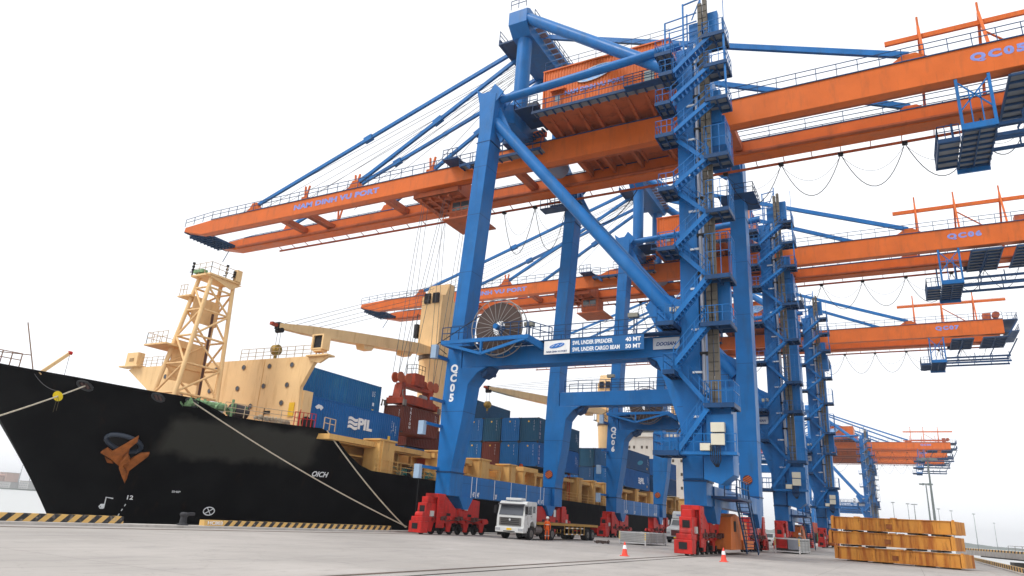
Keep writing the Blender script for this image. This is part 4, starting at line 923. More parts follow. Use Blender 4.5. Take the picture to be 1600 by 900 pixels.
for side in (1, -1):
    k0 = len(vs)
    for i in range(n):
        for j in range(NS + 1):
            p = hull_pt(i, j / NS); x = p.x if side == 1 else 2 * CL - p.x; vs.append((x, p.y, p.z))
    for i in range(n - 1):
        for j in range(NS): fs.append((k0 + i*(NS+1)+j, k0 + (i+1)*(NS+1)+j, k0 + (i+1)*(NS+1)+j+1, k0 + i*(NS+1)+j+1))
hull = M().add(vs, fs)
hull.add([(p.x if s == 1 else 2*CL-p.x, p.y, p.z) for s in (1, -1) for p in [hull_pt(n-1, j/NS) for j in range(NS+1)]], [tuple(range(NS+1)) + tuple(range(2*NS+1, NS, -1))])
ho = sp(hull, 'hull', HULL, smooth=True)
# decks
def at_z(i, z):
    p = hull_pt(i, min(1, (z + 2.9) / (T[i][2] + 2.9))); return (p.x - 0.15, p.y + 0.08)
fo = [at_z(i, 6.65) for i in range(1, 14)]
dk = M().prism(fo + [(2*CL - x, y) for x, y in reversed(fo)], 6.7, 6.9, 'Z')
mo = [(at_z(13, 3.2)[0], -14.6)] + [at_z(i, 3.2) for i in range(15, n)]
mo = [(min(x, -6.6), y) if y < -14 else (x, y) for x, y in mo]
dk.prism(mo + [(2*CL - x, y) for x, y in reversed(mo)], 3.2, 3.5, 'Z')
dk.box(2*CL+9.6, -9.8, -17.0, -16.9, 3.4, 6.8)
sp(dk, 'deck', mat('rust_red_deck', (0.22, 0.09, 0.06), 0.8, var=0.2))
# rubbing bulwark rail cap
m = M().path([(p[0], p[1], p[2]) for p in T[:11]], 0.06, 6); sp(m, 'bulwark_cap', HULL)
# fairleads
for y, z, rr in ((-32.7, 7.82, 0.34), (-28.9, 7.68, 0.30), (-27.2, 7.62, 0.30)):
    p, nn, a, c = hull_at(y, z); m = M()
    m.path([p + nn*0.04 + a*rr*1.15*math.cos(t) + c*rr*math.sin(t) for t in [i*math.pi/12 for i in range(25)]], 0.07, 8)
    f_ = sp(m, 'fairlead', mat('fairlead_black', (0.03,0.032,0.036), 0.35, spec=0.5), smooth=True)
    m = M(); m.add([p + nn*0.03 + a*rr*1.1*math.cos(t) + c*rr*0.95*math.sin(t) for t in [i*math.pi/8 for i in range(16)]], [tuple(range(16))]); k = len(m.v); 
    o_ = m.build('fairlead_opening', mat('recess_dark_red', (0.05,0.035,0.035), 0.7), f_)
    M().tube(p + nn*0.05 - a*0.12 - c*0.2, p + nn*0.05 - a*0.12 + c*0.2, 0.07, 8).tube(p + nn*0.05 + a*0.12 - c*0.2, p + nn*0.05 + a*0.12 + c*0.2, 0.07, 8).build('roller', mat('pinkish_steel', (0.10,0.06,0.055), 0.5), f_)
# anchor
p, nn, a, c = hull_at(-28.9, 4.4)
def A(u, v, w): return p + a*u + c*v + nn*w
def fluke(m, pts, w, th):
    k = len(pts); m.add([A(u, v, w+th) for u, v in pts] + [A(u, v, w-th) for u, v in pts], [tuple(range(k)), tuple(range(2*k-1, k-1, -1))] + [(i, (i+1) % k, k+(i+1) % k, k+i) for i in range(k)])
q_ = M().path([A(0.05+1.0*math.cos(t), 0.45+0.72*math.sin(t), 0.05+0.22*max(0, math.sin(t))) for t in [i*math.pi/16 for i in range(33)]], 0.15, 10)
hl = sp(q_, 'hawse_lip', mat('hawse_blue_grey', (0.03,0.042,0.065), 0.3, spec=0.5), smooth=True)
M().add([A(0.05+0.95*math.cos(t), 0.45+0.68*math.sin(t), 0.04) for t in [i*math.pi/10 for i in range(20)]], [tuple(range(20))]).build('hawse_opening', DARK, hl)
m = M()
fluke(m, [(-1.59,-0.37),(-1.02,0.06),(-0.83,-0.17),(0.27,0.63),(1.31,1.44),(1.04,0.93),(0.44,0.39),(-0.31,-0.41),(-0.84,-1.31),(-1.15,-0.76),(-1.4,-0.54)], 0.45, 0.13)
fluke(m, [(-0.44,-0.91),(0.1,-0.54),(0.93,0.07),(1.53,0.24),(1.34,-0.06),(0.37,-0.9),(-0.3,-1.48),(-0.72,-2.23),(-0.92,-2.5),(-0.7,-1.62)], 0.62, 0.13)
fluke(m, [(-0.82,-1.24),(-0.52,-0.72),(0.12,-0.07),(0.1,-0.54),(-0.47,-0.98),(-0.48,-1.58),(-0.92,-2.5),(-0.89,-1.86)], 0.7, 0.22)
fluke(m, [(-1.53,-0.83),(-1.2,-1.04),(-1.19,-1.31),(-1.55,-1.3)], 0.2, 0.1)
m.tube(A(-0.4,-0.9,0.5), A(0.25,0.4,0.1), 0.17, 10)
sp(m, 'anchor', mat('orange_rust_anchor', (0.32,0.10,0.026), 0.8, var=0.35, scale=3, dirt=(0.10,0.04,0.02), dirt_amt=0.7, dirt_scale=(2,2,2), bump=0.4, bump_scale=8), bevel=0.03)
# hull marks
def marks(y, z, fn, name):
    P, N_, a_, c_ = hull_at(y, z); a_ = Vector((a_.x, a_.y, 0)).normalized(); c_ = N_.cross(a_).normalized()
    if c_.z < 0: c_ = -c_
    m = M(); fn(m, lambda u, v: P + a_*u + c_*v + N_*0.05); sp(m, name, LETW)
def ring(m, W):
    m.path([W(0.36*math.cos(t), 0.30*math.sin(t)) for t in [i*math.pi/14 for i in range(29)]], 0.035, 5); m.path([W(-0.25,-0.2), W(0.25,0.2)], 0.03, 5); m.path([W(-0.16,0.26), W(0.16,-0.26)], 0.03, 5)
marks(-22.6, 0.75, ring, 'thruster_mark')
def bulb(m, W):
    m.path([W(0.0,-0.35), W(0.0,0.42), W(0.42,0.36)], 0.035, 5); m.path([W(-0.02,-0.35), W(-0.2,-0.36), W(-0.28,-0.25), W(-0.2,-0.12), W(0.0,-0.1)], 0.05, 5); m.path([W(-0.18,-0.25), W(0.0,-0.22)], 0.09, 5)
marks(-28.3, 0.9, bulb, 'bulbous_bow_mark')
def drf(m, W):
    for k in range(3): m.path([W(0.0-k*0.12, -0.35-k*0.35), W(0.04-k*0.12, -0.22-k*0.35)], 0.035, 4)
marks(-27.3, 1.1, drf, 'draught_mark')
def frame_for(y, z):
    P, N_, a_, c_ = hull_at(y, z); a_ = Vector((a_.x, a_.y, 0)).normalized(); c_ = N_.cross(a_).normalized()
    return P + N_*0.045, a_, (c_ if c_.z > 0 else -c_)
P, a_, c_ = frame_for(-27.2, 1.35)
o = text('draught_number', '12', P, a_, c_, LETW, None, width=0.36, height=0.30, bold=0.02); o.parent = ship; o.location = OFF
P, a_, c_ = frame_for(-25.0, 1.9)
o = text('small_hull_lettering', 'SHIP', P, a_, c_, LETW, None, width=0.55, height=0.14, bold=0.02); o.parent = ship; o.location = OFF
P, a_, c_ = frame_for(-16.55, 3.85)
o = text('name_lettering', 'OICH', P, a_, c_, LETW, None, width=1.3, height=0.42, bold=0.02, shear=0.2); o.parent = ship; o.location = OFF
# foredeck wall (breakwater) with portholes
wy = -18.8
m = M().prism([(-29.2,12.75),(-30.6,12.75),(-31.3,12.55),(-27.0,10.1),(-26.6,9.6),(-26.6,6.9),(-8.6,6.9),(-8.9,10.2),(-7.9,12.0),(-7.3,12.55),(-9.2,12.62)], wy, wy+0.35)
m.box(-9.6, -8.7, wy+0.35, wy+1.3, 6.9, 10.0)
wl_ = sp(m, 'breakwater_wall', CREAM)
holes = [(-12.6,12.0),(-15.6,12.05),(-19.0,12.0),(-21.3,11.9),(-12.9,10.4),(-15.9,10.3),(-19.3,10.2),(-10.1,12.0),(-10.3,10.4),(-10.6,9.0),(-22.9,10.0),(-23.7,11.6),(-25.6,11.7),(-14.0,8.8),(-17.2,8.9)]
for hx, hz in holes:
    M().cyl((hx, wy-0.03, hz), 0.19, 0.06, 'Y', 18).build('porthole', mat('porthole_grey_glass', (0.09,0.10,0.12), 0.25), wl_)
    M().path([(hx+0.2*math.cos(t), wy-0.06, hz+0.2*math.sin(t)) for t in [i*math.pi/9 for i in range(19)]], 0.02, 4).build('porthole_rim', mat('rim_brown', (0.35,0.22,0.10), 0.5), wl_)
M().box(-12.3, -11.7, wy-0.05, wy-0.01, 8.15, 8.4).build('vent_slot', DARK, wl_)
M().box(-9.7, -9.15, wy-0.06, wy-0.01, 7.9, 9.0).build('warning_notice', mat('notice_yellow', (0.75,0.45,0.03), 0.5), wl_)
M().box(-13.28, -13.22, wy-0.02, wy, 6.9, 12.6).box(-18.7, -18.65, wy-0.02, wy, 6.9, 12.7).build('wall_seam', mat('seam_orange', (0.60,0.34,0.13), 0.6), wl_)
m = M().rail([(-16.5, wy+0.2, 12.7), (-7.6, wy+0.2, 12.6)], h=0.95, step=0.9, r=0.02, mids=(0.33,0.66)).rail([(-30.8, wy+0.2, 12.75), (-26, wy+0.2, 12.75)], h=0.95, step=0.8, r=0.02, mids=(0.33,0.66)).rail([(-26, wy+0.2, 12.75), (-24.2, wy+0.2, 13.8)], h=0.7, step=0.8, r=0.02)
sp(m, 'wall_railing', mat('cream_rail', (0.50,0.38,0.25), 0.5))
m = M().box(-8.4, -6.2, wy-0.4, wy+0.5, 12.50, 12.62).box(-7.9, -7.0, wy-0.3, wy+0.4, 12.9, 13.05).prism([(-8.4,12.5),(-6.2,12.5),(-7.2,12.0),(-8.2,12.2)], wy-0.1, wy+0.1)
for x in (-7.8, -7.1): m.box(x, x+0.06, wy, wy+0.1, 12.6, 12.9)
m.box(-8.05, -6.85, wy-0.35, wy+0.45, 13.05, 13.15).box(-8.05, -6.85, wy-0.35, wy+0.45, 14.15, 14.25).box(-8.05, -7.9, wy-0.35, wy+0.45, 13.15, 14.15).box(-7.0, -6.85, wy-0.35, wy+0.45, 13.15, 14.15)
lb = sp(m, 'searchlight_box', CREAM); M().box(-7.9, -7.0, wy-0.2, wy+0.4, 13.15, 14.15).build('searchlight_glass', DARK, lb)
m = M().box(-32.2, -29.4, wy-0.5, wy+0.4, 12.76, 12.9).box(-31.6, -29.9, wy-0.3, wy+0.4, 12.9, 14.15); bx_ = sp(m, 'locker', CREAM, bevel=0.03)
M().box(-31.0, -30.4, wy-0.34, wy-0.3, 13.3, 13.6).build('locker_latch', mat('rim_brown', (0.35,0.22,0.10), 0.5), bx_)
# lattice foremast
Bc, Cc, Ac, Dc = [(-13.7,-26.1,6.9),(-14.8,-24.1,18.2)], [(-13.7,-22.2,6.9),(-14.8,-22.0,18.2)], [(-16.3,-26.1,6.9),(-16.3,-24.1,18.2)], [(-16.3,-22.2,6.9),(-16.3,-22.0,18.2)]
L4 = [[Vector(a) for a in q] for q in (Bc, Cc, Dc, Ac)]
m = M()
mast_ = []
for q in L4: sp(M().tube(q[0], q[1], 0.16, 12), 'mast_leg', CREAM, smooth=True)
lev = [0.0, 0.16, 0.36, 0.56, 0.75, 0.92]
for i in range(4):
    a, b = L4[i], L4[(i+1) % 4]
    for k, t in enumerate(lev):
        m.tube(a[0].lerp(a[1], t), b[0].lerp(b[1], t), 0.085, 8)
        if k < len(lev)-1:
            t2 = lev[k+1]
            if k % 2: m.tube(a[0].lerp(a[1], t), b[0].lerp(b[1], t2), 0.085, 8)
            else: m.tube(b[0].lerp(b[1], t), a[0].lerp(a[1], t2), 0.085, 8)
sp(m, 'mast_bracing', CREAM, smooth=True)
m = M().prism([(-16.7,-24.6),(-14.4,-24.6),(-14.3,-21.7),(-16.7,-21.7)], 18.2, 18.34, 'Z').prism([(-25.0,18.2),(-22.4,17.6),(-21.4,18.2)], -14.6, -14.5, 'X')
m.prism([(-17.4,-24.9),(-15.9,-24.9),(-15.9,-22.2),(-17.4,-22.2)], 16.5, 16.6, 'Z').prism([(-18.2,-26.2),(-15.6,-26.2),(-15.6,-23.9),(-18.2,-23.9)], 12.3, 12.42, 'Z').box(-14.6, -14.2, -22.3, -21.8, 18.35, 19.3)
m.box(-16.0, -15.9, -24.4, -22.0, 14.6, 16.5).box(-16.4, -16.3, -25.0, -22.2, 9.9, 13.0)
sp(m, 'mast_platform', CREAM)
m = M().rail([(-16.6,-24.55,18.34),(-14.45,-24.55,18.34),(-14.35,-21.75,18.34)], h=0.9, step=0.7, r=0.018).rail([(-18.1,-26.1,12.42),(-15.7,-26.1,12.42)], h=0.9, step=0.6, r=0.018).rail([(-17.3,-24.8,16.6),(-16.5,-24.8,16.6)], h=0.9, step=0.4, r=0.018).rail([(-18.1,-26.1,12.42),(-18.1,-24,12.42)], h=0.9, step=0.6, r=0.018)
sp(m, 'mast_railing', mat('cream_rail', (0.50,0.38,0.25), 0.5))
for x, y, h in ((-16.6,-24.6,1.0), (-14.6,-23.0,1.1), (-14.4,-22.4,0.7)):
    m = M().tube((x, y, 18.34), (x, y, 18.34+h), 0.05, 8)
    for z in (0.35, 0.62, 0.9): m.cyl((x, y, 18.34+h*z+0.1), 0.11, 0.14, 'Z', 10)
    m.box(x-0.3, x+0.05, y-0.05, y+0.05, 18.6, 18.65); sp(m, 'navigation_light', DARK)
sp(M().box(-16.5, -15.4, -24.6, -24.1, 18.5, 18.75), 'mast_horn', GREEN)
sp(M().tube((-15.4, -22.6, 7), (-15.5, -22.8, 15.5), 0.1, 8), 'mast_pipe', mat('rust_pipe', (0.10,0.05,0.04), 0.6))
# bow fittings : rails, pole, small davit
m = M().rail([(-16.6,-36.6,8.6),(-15.2,-35.6,8.4)], h=0.9, step=0.5, r=0.025).beam((-16.5,-36.8,9.3), (-15.0,-35.2,9.3), 0.05, 0.05)
sp(m, 'bow_railing', mat('brown_rail', (0.25,0.15,0.10), 0.5))
sp(M().tube((-14.6,-35.0,8.2), (-15.0,-35.9,11.2), 0.035, 8), 'bow_flagstaff', mat('brown_rail', (0.25,0.15,0.10), 0.5))
dv = sp(M().beam((-14.3,-34.8,8.2), (-14.2,-33.4,9.8), 0.14, 0.2), 'davit', CREAM); M().cyl((-14.2,-33.4,9.8), 0.12, 0.2, 'Y', 10).build('davit_tip', RED, dv); M().tube((-14.2,-33.4,9.75), (-14.0,-33.5,7.9), 0.015, 5).build('davit_line', CABLE, dv)
# deck machinery near the breakwater
m = M().cyl((-9.9,-23.3,7.6), 0.5, 1.2, 'Y', 16); sp(m, 'mooring_winch', mat('winch_dark', (0.06,0.055,0.06), 0.6))
sp(M().cyl((-10.5,-24.9,7.5), 0.55, 0.8, 'Y', 16), 'winch_drum', WHITE); sp(M().cyl((-9.0,-17.9,7.6), 0.45, 0.9, 'X', 16).box(-9.5,-8.7,-17.8,-17.0,6.9,7.9), 'mooring_chock', DARK)
m = M()
for k in range(26):
    x, y = -10.6+random.random()*1.2, -27.5+k*0.19; m.add([(x+random.uniform(-.3,.3), y+random.uniform(-.3,.3), 7.2+random.random()*0.9) for _ in range(5)], [(0,1,2),(1,2,3),(2,3,4),(0,3,4)])
m.tube((-9.5,-24.2,6.9),(-9.5,-24.2,8.3),0.09,8).tube((-10.2,-27.5,7.6),(-10.0,-24.4,7.7),0.28,10)
sp(m, 'green_winch_cover', GREEN)
m = M()
for k in range(60): y = -22.9+k*0.055; m.path([(-8.75+random.uniform(-.1,.1), y, 7.1+random.random()*0.3), (-8.7, y+0.2, 7.3+random.random()*0.25), (-8.8, y+0.35, 7.1+random.random()*0.2)], 0.03, 4)
sp(m, 'coiled_rope_heap', ROPE)
m = M().rail([(T[i][0]-0.15, T[i][1], T[i][2]) for i in (10, 11, 12)], h=0.95, step=1.2, r=0.02, mids=(0.33,0.66)); sp(m, 'deck_railing', mat('cream_rail', (0.50,0.38,0.25), 0.5))
m = M().rail([(-7.7,-20.0,7.08),(-7.15,-18.4,7.12)], h=1.0, step=0.35, r=0.022).path([(-7.6,-19.6,7.1),(-7.6,-19.6,8.3)], 0.03, 5); sp(m, 'red_gangway_gate', RED)
m = M().rail([(-6.9,-17.7,7.1),(-6.5,-16.9,7.0)], h=0.9, step=0.4, r=0.03); sp(m, 'ladder_head', mat('cream_rail', (0.50,0.38,0.25), 0.5))
# hatch coamings, container pedestals, longitudinal beams
m = M().box(-8.9, -8.5, -15.9, 122, 3.5, 6.35).box(-26.6, -26.2, -15.9, 122, 3.5, 6.35); sp(m, 'hatch_coaming', RUSTY)
bays = [(-17.9, -5.7), (-4.0, 2.6), (16.0, 28.2), (30.6, 42.8), (46.0, 58.2), (62.0, 74.2)]
m = M()
for a, b in bays: m.box(-29, -6.0, a, b, 6.35, 6.75)
for k, (a, b) in enumerate(bays[:-1]): m.box(-28, -6.6, b+0.1, bays[k+1][0]-0.1, 5.3, 5.5)
sp(m, 'hatch_cover', RUSTY)
def pedestal(y, w=1.9, x0=-7.2, x1=-5.6, arch=False, top=7.05):
    m = M()
    if arch:
        m.box(x0, x1, y-w/2, y-w/2+0.45, 3.6, top-0.3).box(x0, x1, y+w/2-0.45, y+w/2, 3.6, top-0.3).box(x0, x1+0.1, y-w/2-0.1, y+w/2+0.1, top-0.5, top)
        m.prism([(y-w/2+0.45, top-0.5), (y-w/2+0.45, top-0.9), (y-w/2+0.8, top-0.5)], x0, x1, 'X').prism([(y+w/2-0.45, top-0.5), (y+w/2-0.45, top-0.9), (y+w/2-0.8, top-0.5)], x0, x1, 'X')
    else:
        m.box(x0, x1, y-w/2, y+w/2, 3.6, top-0.15).box(x0-0.1, x1+0.12, y-w/2-0.15, y+w/2+0.15, top-0.15, top); m.box(x1, x1+0.12, y-w/2+0.25, y-w/2+0.4, 3.7, top-0.15)
    sp(m, 'container_pedestal', RUSTY, bevel=0.02)
for y, w_, ar in ((-11.4,2.0,False),(-3.2,1.0,False),(4.4,2.0,False),(10.4,1.5,False),(14.6,3.4,True),(28.9,1.6,False),(34.0,0.9,False),(38.2,1.3,False),(44.6,1.3,True),(52,1.6,False),(59.8,2.0,False),(67,1.4,False),(75,2.4,True),(82,1.4,False)):
    pedestal(y, w_, arch=ar)
m = M()
for a, b in ((-16.4,-12.5),(-10.3,-3.8),(-2.6,3.3),(5.5,9.6),(11.2,12.8),(16.4,28),(29.8,33.5),(34.6,37.5),(38.9,43.8),(45.4,51),(53,58.6),(61,66),(68,73)):
    m.box(-7.0, -6.4, a, b, 6.25, 6.75).box(-8.4, -7.2, a, b, 5.5, 5.62)
    for y in [a+0.5+j*1.9 for j in range(int((b-a)/1.9)) if a+0.5+j*1.9 > -12]: m.box(-7.4, -7.15, y, y+0.2, 3.5, 6.25)
sp(m, 'side_girder', RUSTY)
m = M()
for y in range(-7, 80, 5):
    if random.random() < 0.8: m.prism([(y, 3.6), (y+0.5, 3.6), (y+1.1, 6.2), (y+0.6, 6.2)], -6.5, -6.2, 'X')
sp(m, 'inclined_brace', RUSTY)
m = M().rail([(-5.5,-12.9,4.4),(-5.5,30,3.95),(-5.5,80,3.85)], h=1.0, step=1.7, r=0.022, mids=(0.33,0.66)); sp(m, 'deck_railing', RUSTY)
m = M()
for y in (-1.0, 1.2): m.box(-6.6, -6.5, y, y+0.12, 3.6, 8.3)
for k in range(8): m.box(-6.6, -6.5, -1.0, 1.2, 4.0+k*0.55, 4.08+k*0.55)
m.beam((-6.55,-1,4), (-6.55,1.2,6.2), 0.07, 0.1).beam((-6.55,1.2,6.2), (-6.55,-1,8.2), 0.07, 0.1)
for y in (13.2, 26.5, 43.2, 45.5, 60): m.box(-6.3, -6.2, y, y+0.1, 4, 7.4); m.box(-6.3, -6.2, y+0.6, y+0.7, 4, 7.4); m.box(-6.3, -6.2, y, y+0.7, 7.2, 7.4).box(-6.3,-6.2,y,y+0.7,6,6.1)
sp(m, 'lashing_ladder', mat('orange_red_steel', (0.62,0.09,0.02), 0.55, var=0.2))
sp(M().cyl((-6.2,-7.2,4.7), 0.55, 0.35, 'X', 20), 'rubber_fender', TYRE); sp(M().cyl((-6.0,-7.2,4.7), 0.2, 0.2, 'X', 16), 'fender_hub', RUSTY)
m = M()
for k in range(30): y = -10+random.random()*5.5; m.path([(-6.2, y, 4.3+random.random()*0.8), (-6.15, y+0.5, 4.3+random.random()*0.8), (-6.1, y+1.0, 4.4+random.random()*0.5)], 0.03, 4)
sp(m, 'teal_rope_coil', mat('teal_rope', (0.05,0.25,0.22), 0.8))
sp(M().box(-12.0,-7.0,-3.2,2.4,5.6,6.3), 'deck_locker', mat('deck_red', (0.50,0.10,0.06), 0.6, var=0.2))
# ship cranes
def ship_crane(cx, cy, tipy, tipz, heel, top):
    m = M().lathe([(1.35,-8.5),(1.35,-1.0),(1.72,6.0),(1.72,6.6)], (cx, cy, 12.0), 28); cr = sp(m, 'crane_pedestal', CREAM, smooth=True)
    M().lathe([(1.82,0),(1.82,0.45)], (cx, cy, 18.2), 28).build('slewing_ring', mat('slew_ring_brown', (0.12,0.09,0.07), 0.6), cr)
    m = M().prism([(-1.55,18.75),(1.55,18.75),(1.5,25.4),(0.9,25.8),(0.9,27.6),(-0.2,27.6),(-0.9,26.0),(-1.5,25.8)], cx-1.45, cx+1.45, 'X'); m.v = [(x, y+cy, z) for x, y, z in m.v]
    tw = m.build('crane_tower', CREAM, cr, bevel=0.05)
    M().box(cx-1.0, cx-0.2, cy-1.75, cy-1.5, 24.9, 26.1).box(cx+0.2, cx+1.0, cy-1.75, cy-1.5, 24.9, 26.1).build('sheave_opening', DARK, cr)
    M().rail([(cx-1.9, cy-1.5, 19.2), (cx-1.9, cy+0.5, 19.2)], h=4.5, step=1.0, r=0.03).box(cx-2.1, cx-1.5, cy-1.6, cy+0.6, 19.1, 19.2).box(cx-2.0, cx-1.5, cy-1.8, cy-1.2, 20.8, 22.4).build('crane_ladder', DARK, cr)
    y0 = cy-1.4; P = Vector((cx, y0, heel)); Q_ = Vector((cx, tipy, tipz)); m = M()
    d = (Q_-P); n = 12
    for sx in (-1, 1):
        pass
    st_ = [(0.0,0.45,0.8),(0.12,0.7,1.15),(0.35,0.65,1.15),(0.62,0.55,1.05),(0.85,0.42,0.8),(1.0,0.26,0.42)]
    vs = []; fs = []
    for t, hw, hh in st_:
        c = P + d*t
        vs += [(c.x-hw, c.y, c.z-hh/2), (c.x+hw, c.y, c.z-hh/2), (c.x+hw, c.y, c.z+hh/2), (c.x-hw, c.y, c.z+hh/2)]
    for k in range(len(st_)-1):
        for j in range(4): fs.append((4*k+j, 4*k+(j+1) % 4, 4*k+4+(j+1) % 4, 4*k+4+j))
    fs += [(3,2,1,0), tuple(range(len(vs)-4, len(vs)))]
    m.add(vs, fs)
    for t in (0.16, 0.45): c = P + d*t; m.prism([(c.y-1.6, c.z-0.6), (c.y+0.2, c.z-0.6), (c.y-0.2, c.z-1.1), (c.y-1.3, c.z-1.15)], cx-0.5, cx+0.5, 'X')
    m.build('crane_jib', CREAM, cr)
    M().beam(Q_+Vector((0,0.5,0)), Q_+Vector((0,-0.1,0)), 0.5, 0.6).cyl(Q_+Vector((0,0.3,-0.35)), 0.22, 0.7, 'X', 12).build('jib_head', DARK, cr)
    M().beam(Q_+Vector((0,-0.1,0)), Q_+Vector((0,-0.75,0.05)), 0.34, 0.26).build('jib_tip', REDTXT, cr)
    m = M().cyl(Q_+Vector((0,0.3,-2.1)), 0.45, 0.5, 'X', 18).cyl(Q_+Vector((0,0.3,-2.1)), 0.25, 0.9, 'X', 12).box(cx-0.1, cx+0.1, Q_.y+0.2, Q_.y+0.4, Q_.z-2.9, Q_.z-2.4)
    m.build('hook_block', mat('hook_block_yellow', (0.35,0.22,0.05), 0.6, var=0.5, scale=3), cr)
    M().path([Q_+Vector((0,0.3,-2.9)), Q_+Vector((0,0.25,-3.1)), Q_+Vector((0,0.4,-3.2)), Q_+Vector((0,0.5,-3.05))], 0.06, 6).tube(Q_+Vector((-0.2,0.3,-0.3)), Q_+Vector((-0.2,0.3,-2.1)), 0.02, 5).tube(Q_+Vector((0.2,0.3,-0.3)), Q_+Vector((0.2,0.3,-2.1)), 0.02, 5).build('hook_and_fall', CABLE, cr)
    m = M()
    for k, (dx, zt) in enumerate(((-0.5,27.2),(-0.25,26.9),(0.0,26.2),(0.25,25.7),(0.5,25.2))): m.beam((cx+dx, cy-1.0, zt), (cx+dx*0.4, Q_.y+0.6+k*0.8, Q_.z+0.3), 0.035, 0.035)
    m.build('luffing_rope', CABLE, cr)
ship_crane(-15.0, 7.0, -16.6, 16.2, 19.2, 27)
ship_crane(-14.2, 61.0, 18.2, 17.2, 20.5, 27)
# accommodation block
m = M().box(-25, -7.5, 92, 106, 3.6, 23.4).box(-26.5, -6.5, 91.5, 106.5, 20.2, 20.4)
ac = sp(m, 'superstructure', mat('ship_white_paint', (0.74,0.72,0.66), 0.5, var=0.06, dirt=(0.45,0.36,0.25), dirt_amt=0.35, dirt_scale=(1,1,0.2)))
for z in (6.5, 9.3, 12.1, 14.9, 17.7):
    for k in range(6):
        for dx in (-0.55, 0.55):
            x = -23.2 + k*2.9 + dx; M().box(x-0.22, x+0.22, 91.95, 92.02, z, z+0.6).build('cabin_window', mat('cabin_window_brown', (0.10,0.08,0.06), 0.3), ac)
M().box(-24.5, -8, 91.94, 92.0, 21.2, 22.4).build('bridge_window_band', GLASS, ac)
M().box(-11.6, -9.8, 93, 95, 23.4, 31).rail([(-25, 92, 23.4), (-7.5, 92, 23.4)], h=1, step=1.5).build('radar_mast', CREAM, ac)

# ------------------------------------------------------------------ containers
CM = {}
def cmat(name, rgb, fade=None):
    return mat(name, rgb, 0.5, var=0.1, scale=0.5, dirt=fade or tuple(c*0.45 for c in rgb), dirt_amt=0.45, dirt_scale=(0.8,0.8,0.4))
CB = cmat('container_blue', (0.013,0.115,0.345)); CB2 = mat('faded_container_blue', (0.015,0.13,0.30), 0.5, var=0.15, dirt=(0.06,0.24,0.33), dirt_amt=0.6, dirt_scale=(2,2,0.3)); CT = cmat('container_teal', (0.014,0.078,0.155)); CR = cmat('container_maroon', (0.13,0.032,0.025)); CBR = cmat('container_brown', (0.14,0.038,0.025)); CN = cmat('container_navy', (0.018,0.075,0.19)); CBB = cmat('container_bright_blue', (0.012,0.13,0.38))
def container(x1, y0, z0, length, height, mt, label, group='containers stacked on the ship', name='shipping_container'):
    W = 2.438
    root = thing(name, (x1 - W/2, y0 + length/2, z0), label, 'container', group)
    hx, hy = W/2, length/2
    def strip(a, b, z0_, z1_, fixed, out, axis, pitch=0.278, dep=0.036):
        n = max(3, int((b-a)/pitch)); st_ = (b-a)/n; pts = []
        for i in range(n): x = a+i*st_; pts += [(x,0),(x+st_*0.26,0),(x+st_*0.5,-dep),(x+st_*0.76,-dep)]
        pts.append((b,0)); vs = []
        for x, d in pts:
            for z in (z0_, z1_): vs.append((fixed+out*d, x, z) if axis == 'Y' else (x, fixed+out*d, z))
        return vs, [(2*i, 2*i+2, 2*i+3, 2*i+1) for i in range(len(pts)-1)]
    m = M(); m.add(*strip(-hy+0.1, hy-0.1, 0.12, height-0.1, hx-0.015, 1, 'Y')).add(*strip(-hy+0.1, hy-0.1, 0.12, height-0.1, -hx+0.015, -1, 'Y')).add(*strip(-hx+0.1, hx-0.1, 0.12, height-0.1, -hy+0.03, -1, 'X', 0.24)).add(*strip(-hx+0.1, hx-0.1, 0.12, height-0.1, hy-0.03, 1, 'X', 0.24))
    m.box(-hx+0.02, hx-0.02, -hy+0.04, hy-0.04, height-0.06, height-0.03).box(-hx+0.02, hx-0.02, -hy+0.04, hy-0.04, 0.08, 0.12)
    m.build('container_shell', mt, root)
    m = M()
    for sx in (-1, 1):
        for sy in (-1, 1): m.box(min(sx*hx, sx*(hx-0.12)), max(sx*hx, sx*(hx-0.12)), min(sy*hy, sy*(hy-0.14)), max(sy*hy, sy*(hy-0.14)), 0.12, height-0.12)
        for z0_, z1_ in ((0.03, 0.14), (height-0.11, height-0.02)): m.box(min(sx*hx, sx*(hx-0.06))-0.0, max(sx*hx, sx*(hx-0.06)), -hy+0.14, hy-0.14, z0_, z1_)
    for sy in (-1, 1):
        for z0_, z1_ in ((0.03, 0.16), (height-0.13, height-0.02)): m.box(-hx+0.12, hx-0.12, min(sy*hy, sy*(hy-0.06)), max(sy*hy, sy*(hy-0.06)), z0_, z1_)
    m.build('container_frame', mt, root)
    m = M()
    for sx in (-1, 1):
        for sy in (-1, 1):
            for z in (0.0, height-0.12): m.box(min(sx*(hx+0.004), sx*(hx-0.165)), max(sx*(hx+0.004), sx*(hx-0.165)), min(sy*(hy+0.004), sy*(hy-0.178)), max(sy*(hy+0.004), sy*(hy-0.178)), z, z+0.12)
    m.build('corner_casting', mat('corner_casting_dark', (0.05,0.045,0.04), 0.6), root)
    return root, hx, hy
def side_text(root, hx, y, z, body, w_, h_, mt=None, **kw):
    return text('container_lettering', body, (hx+0.012, y, z), (0,1,0), (0,0,1), mt or LETW, root, width=w_, height=h_, ext=0.004, **kw)
def end_text(root, hy, x, z, body, w_, h_, mt=None, **kw):
    return text('container_lettering', body, (x, -hy-0.012, z), (1,0,0), (0,0,1), mt or LETW, root, width=w_, height=h_, ext=0.004, **kw)
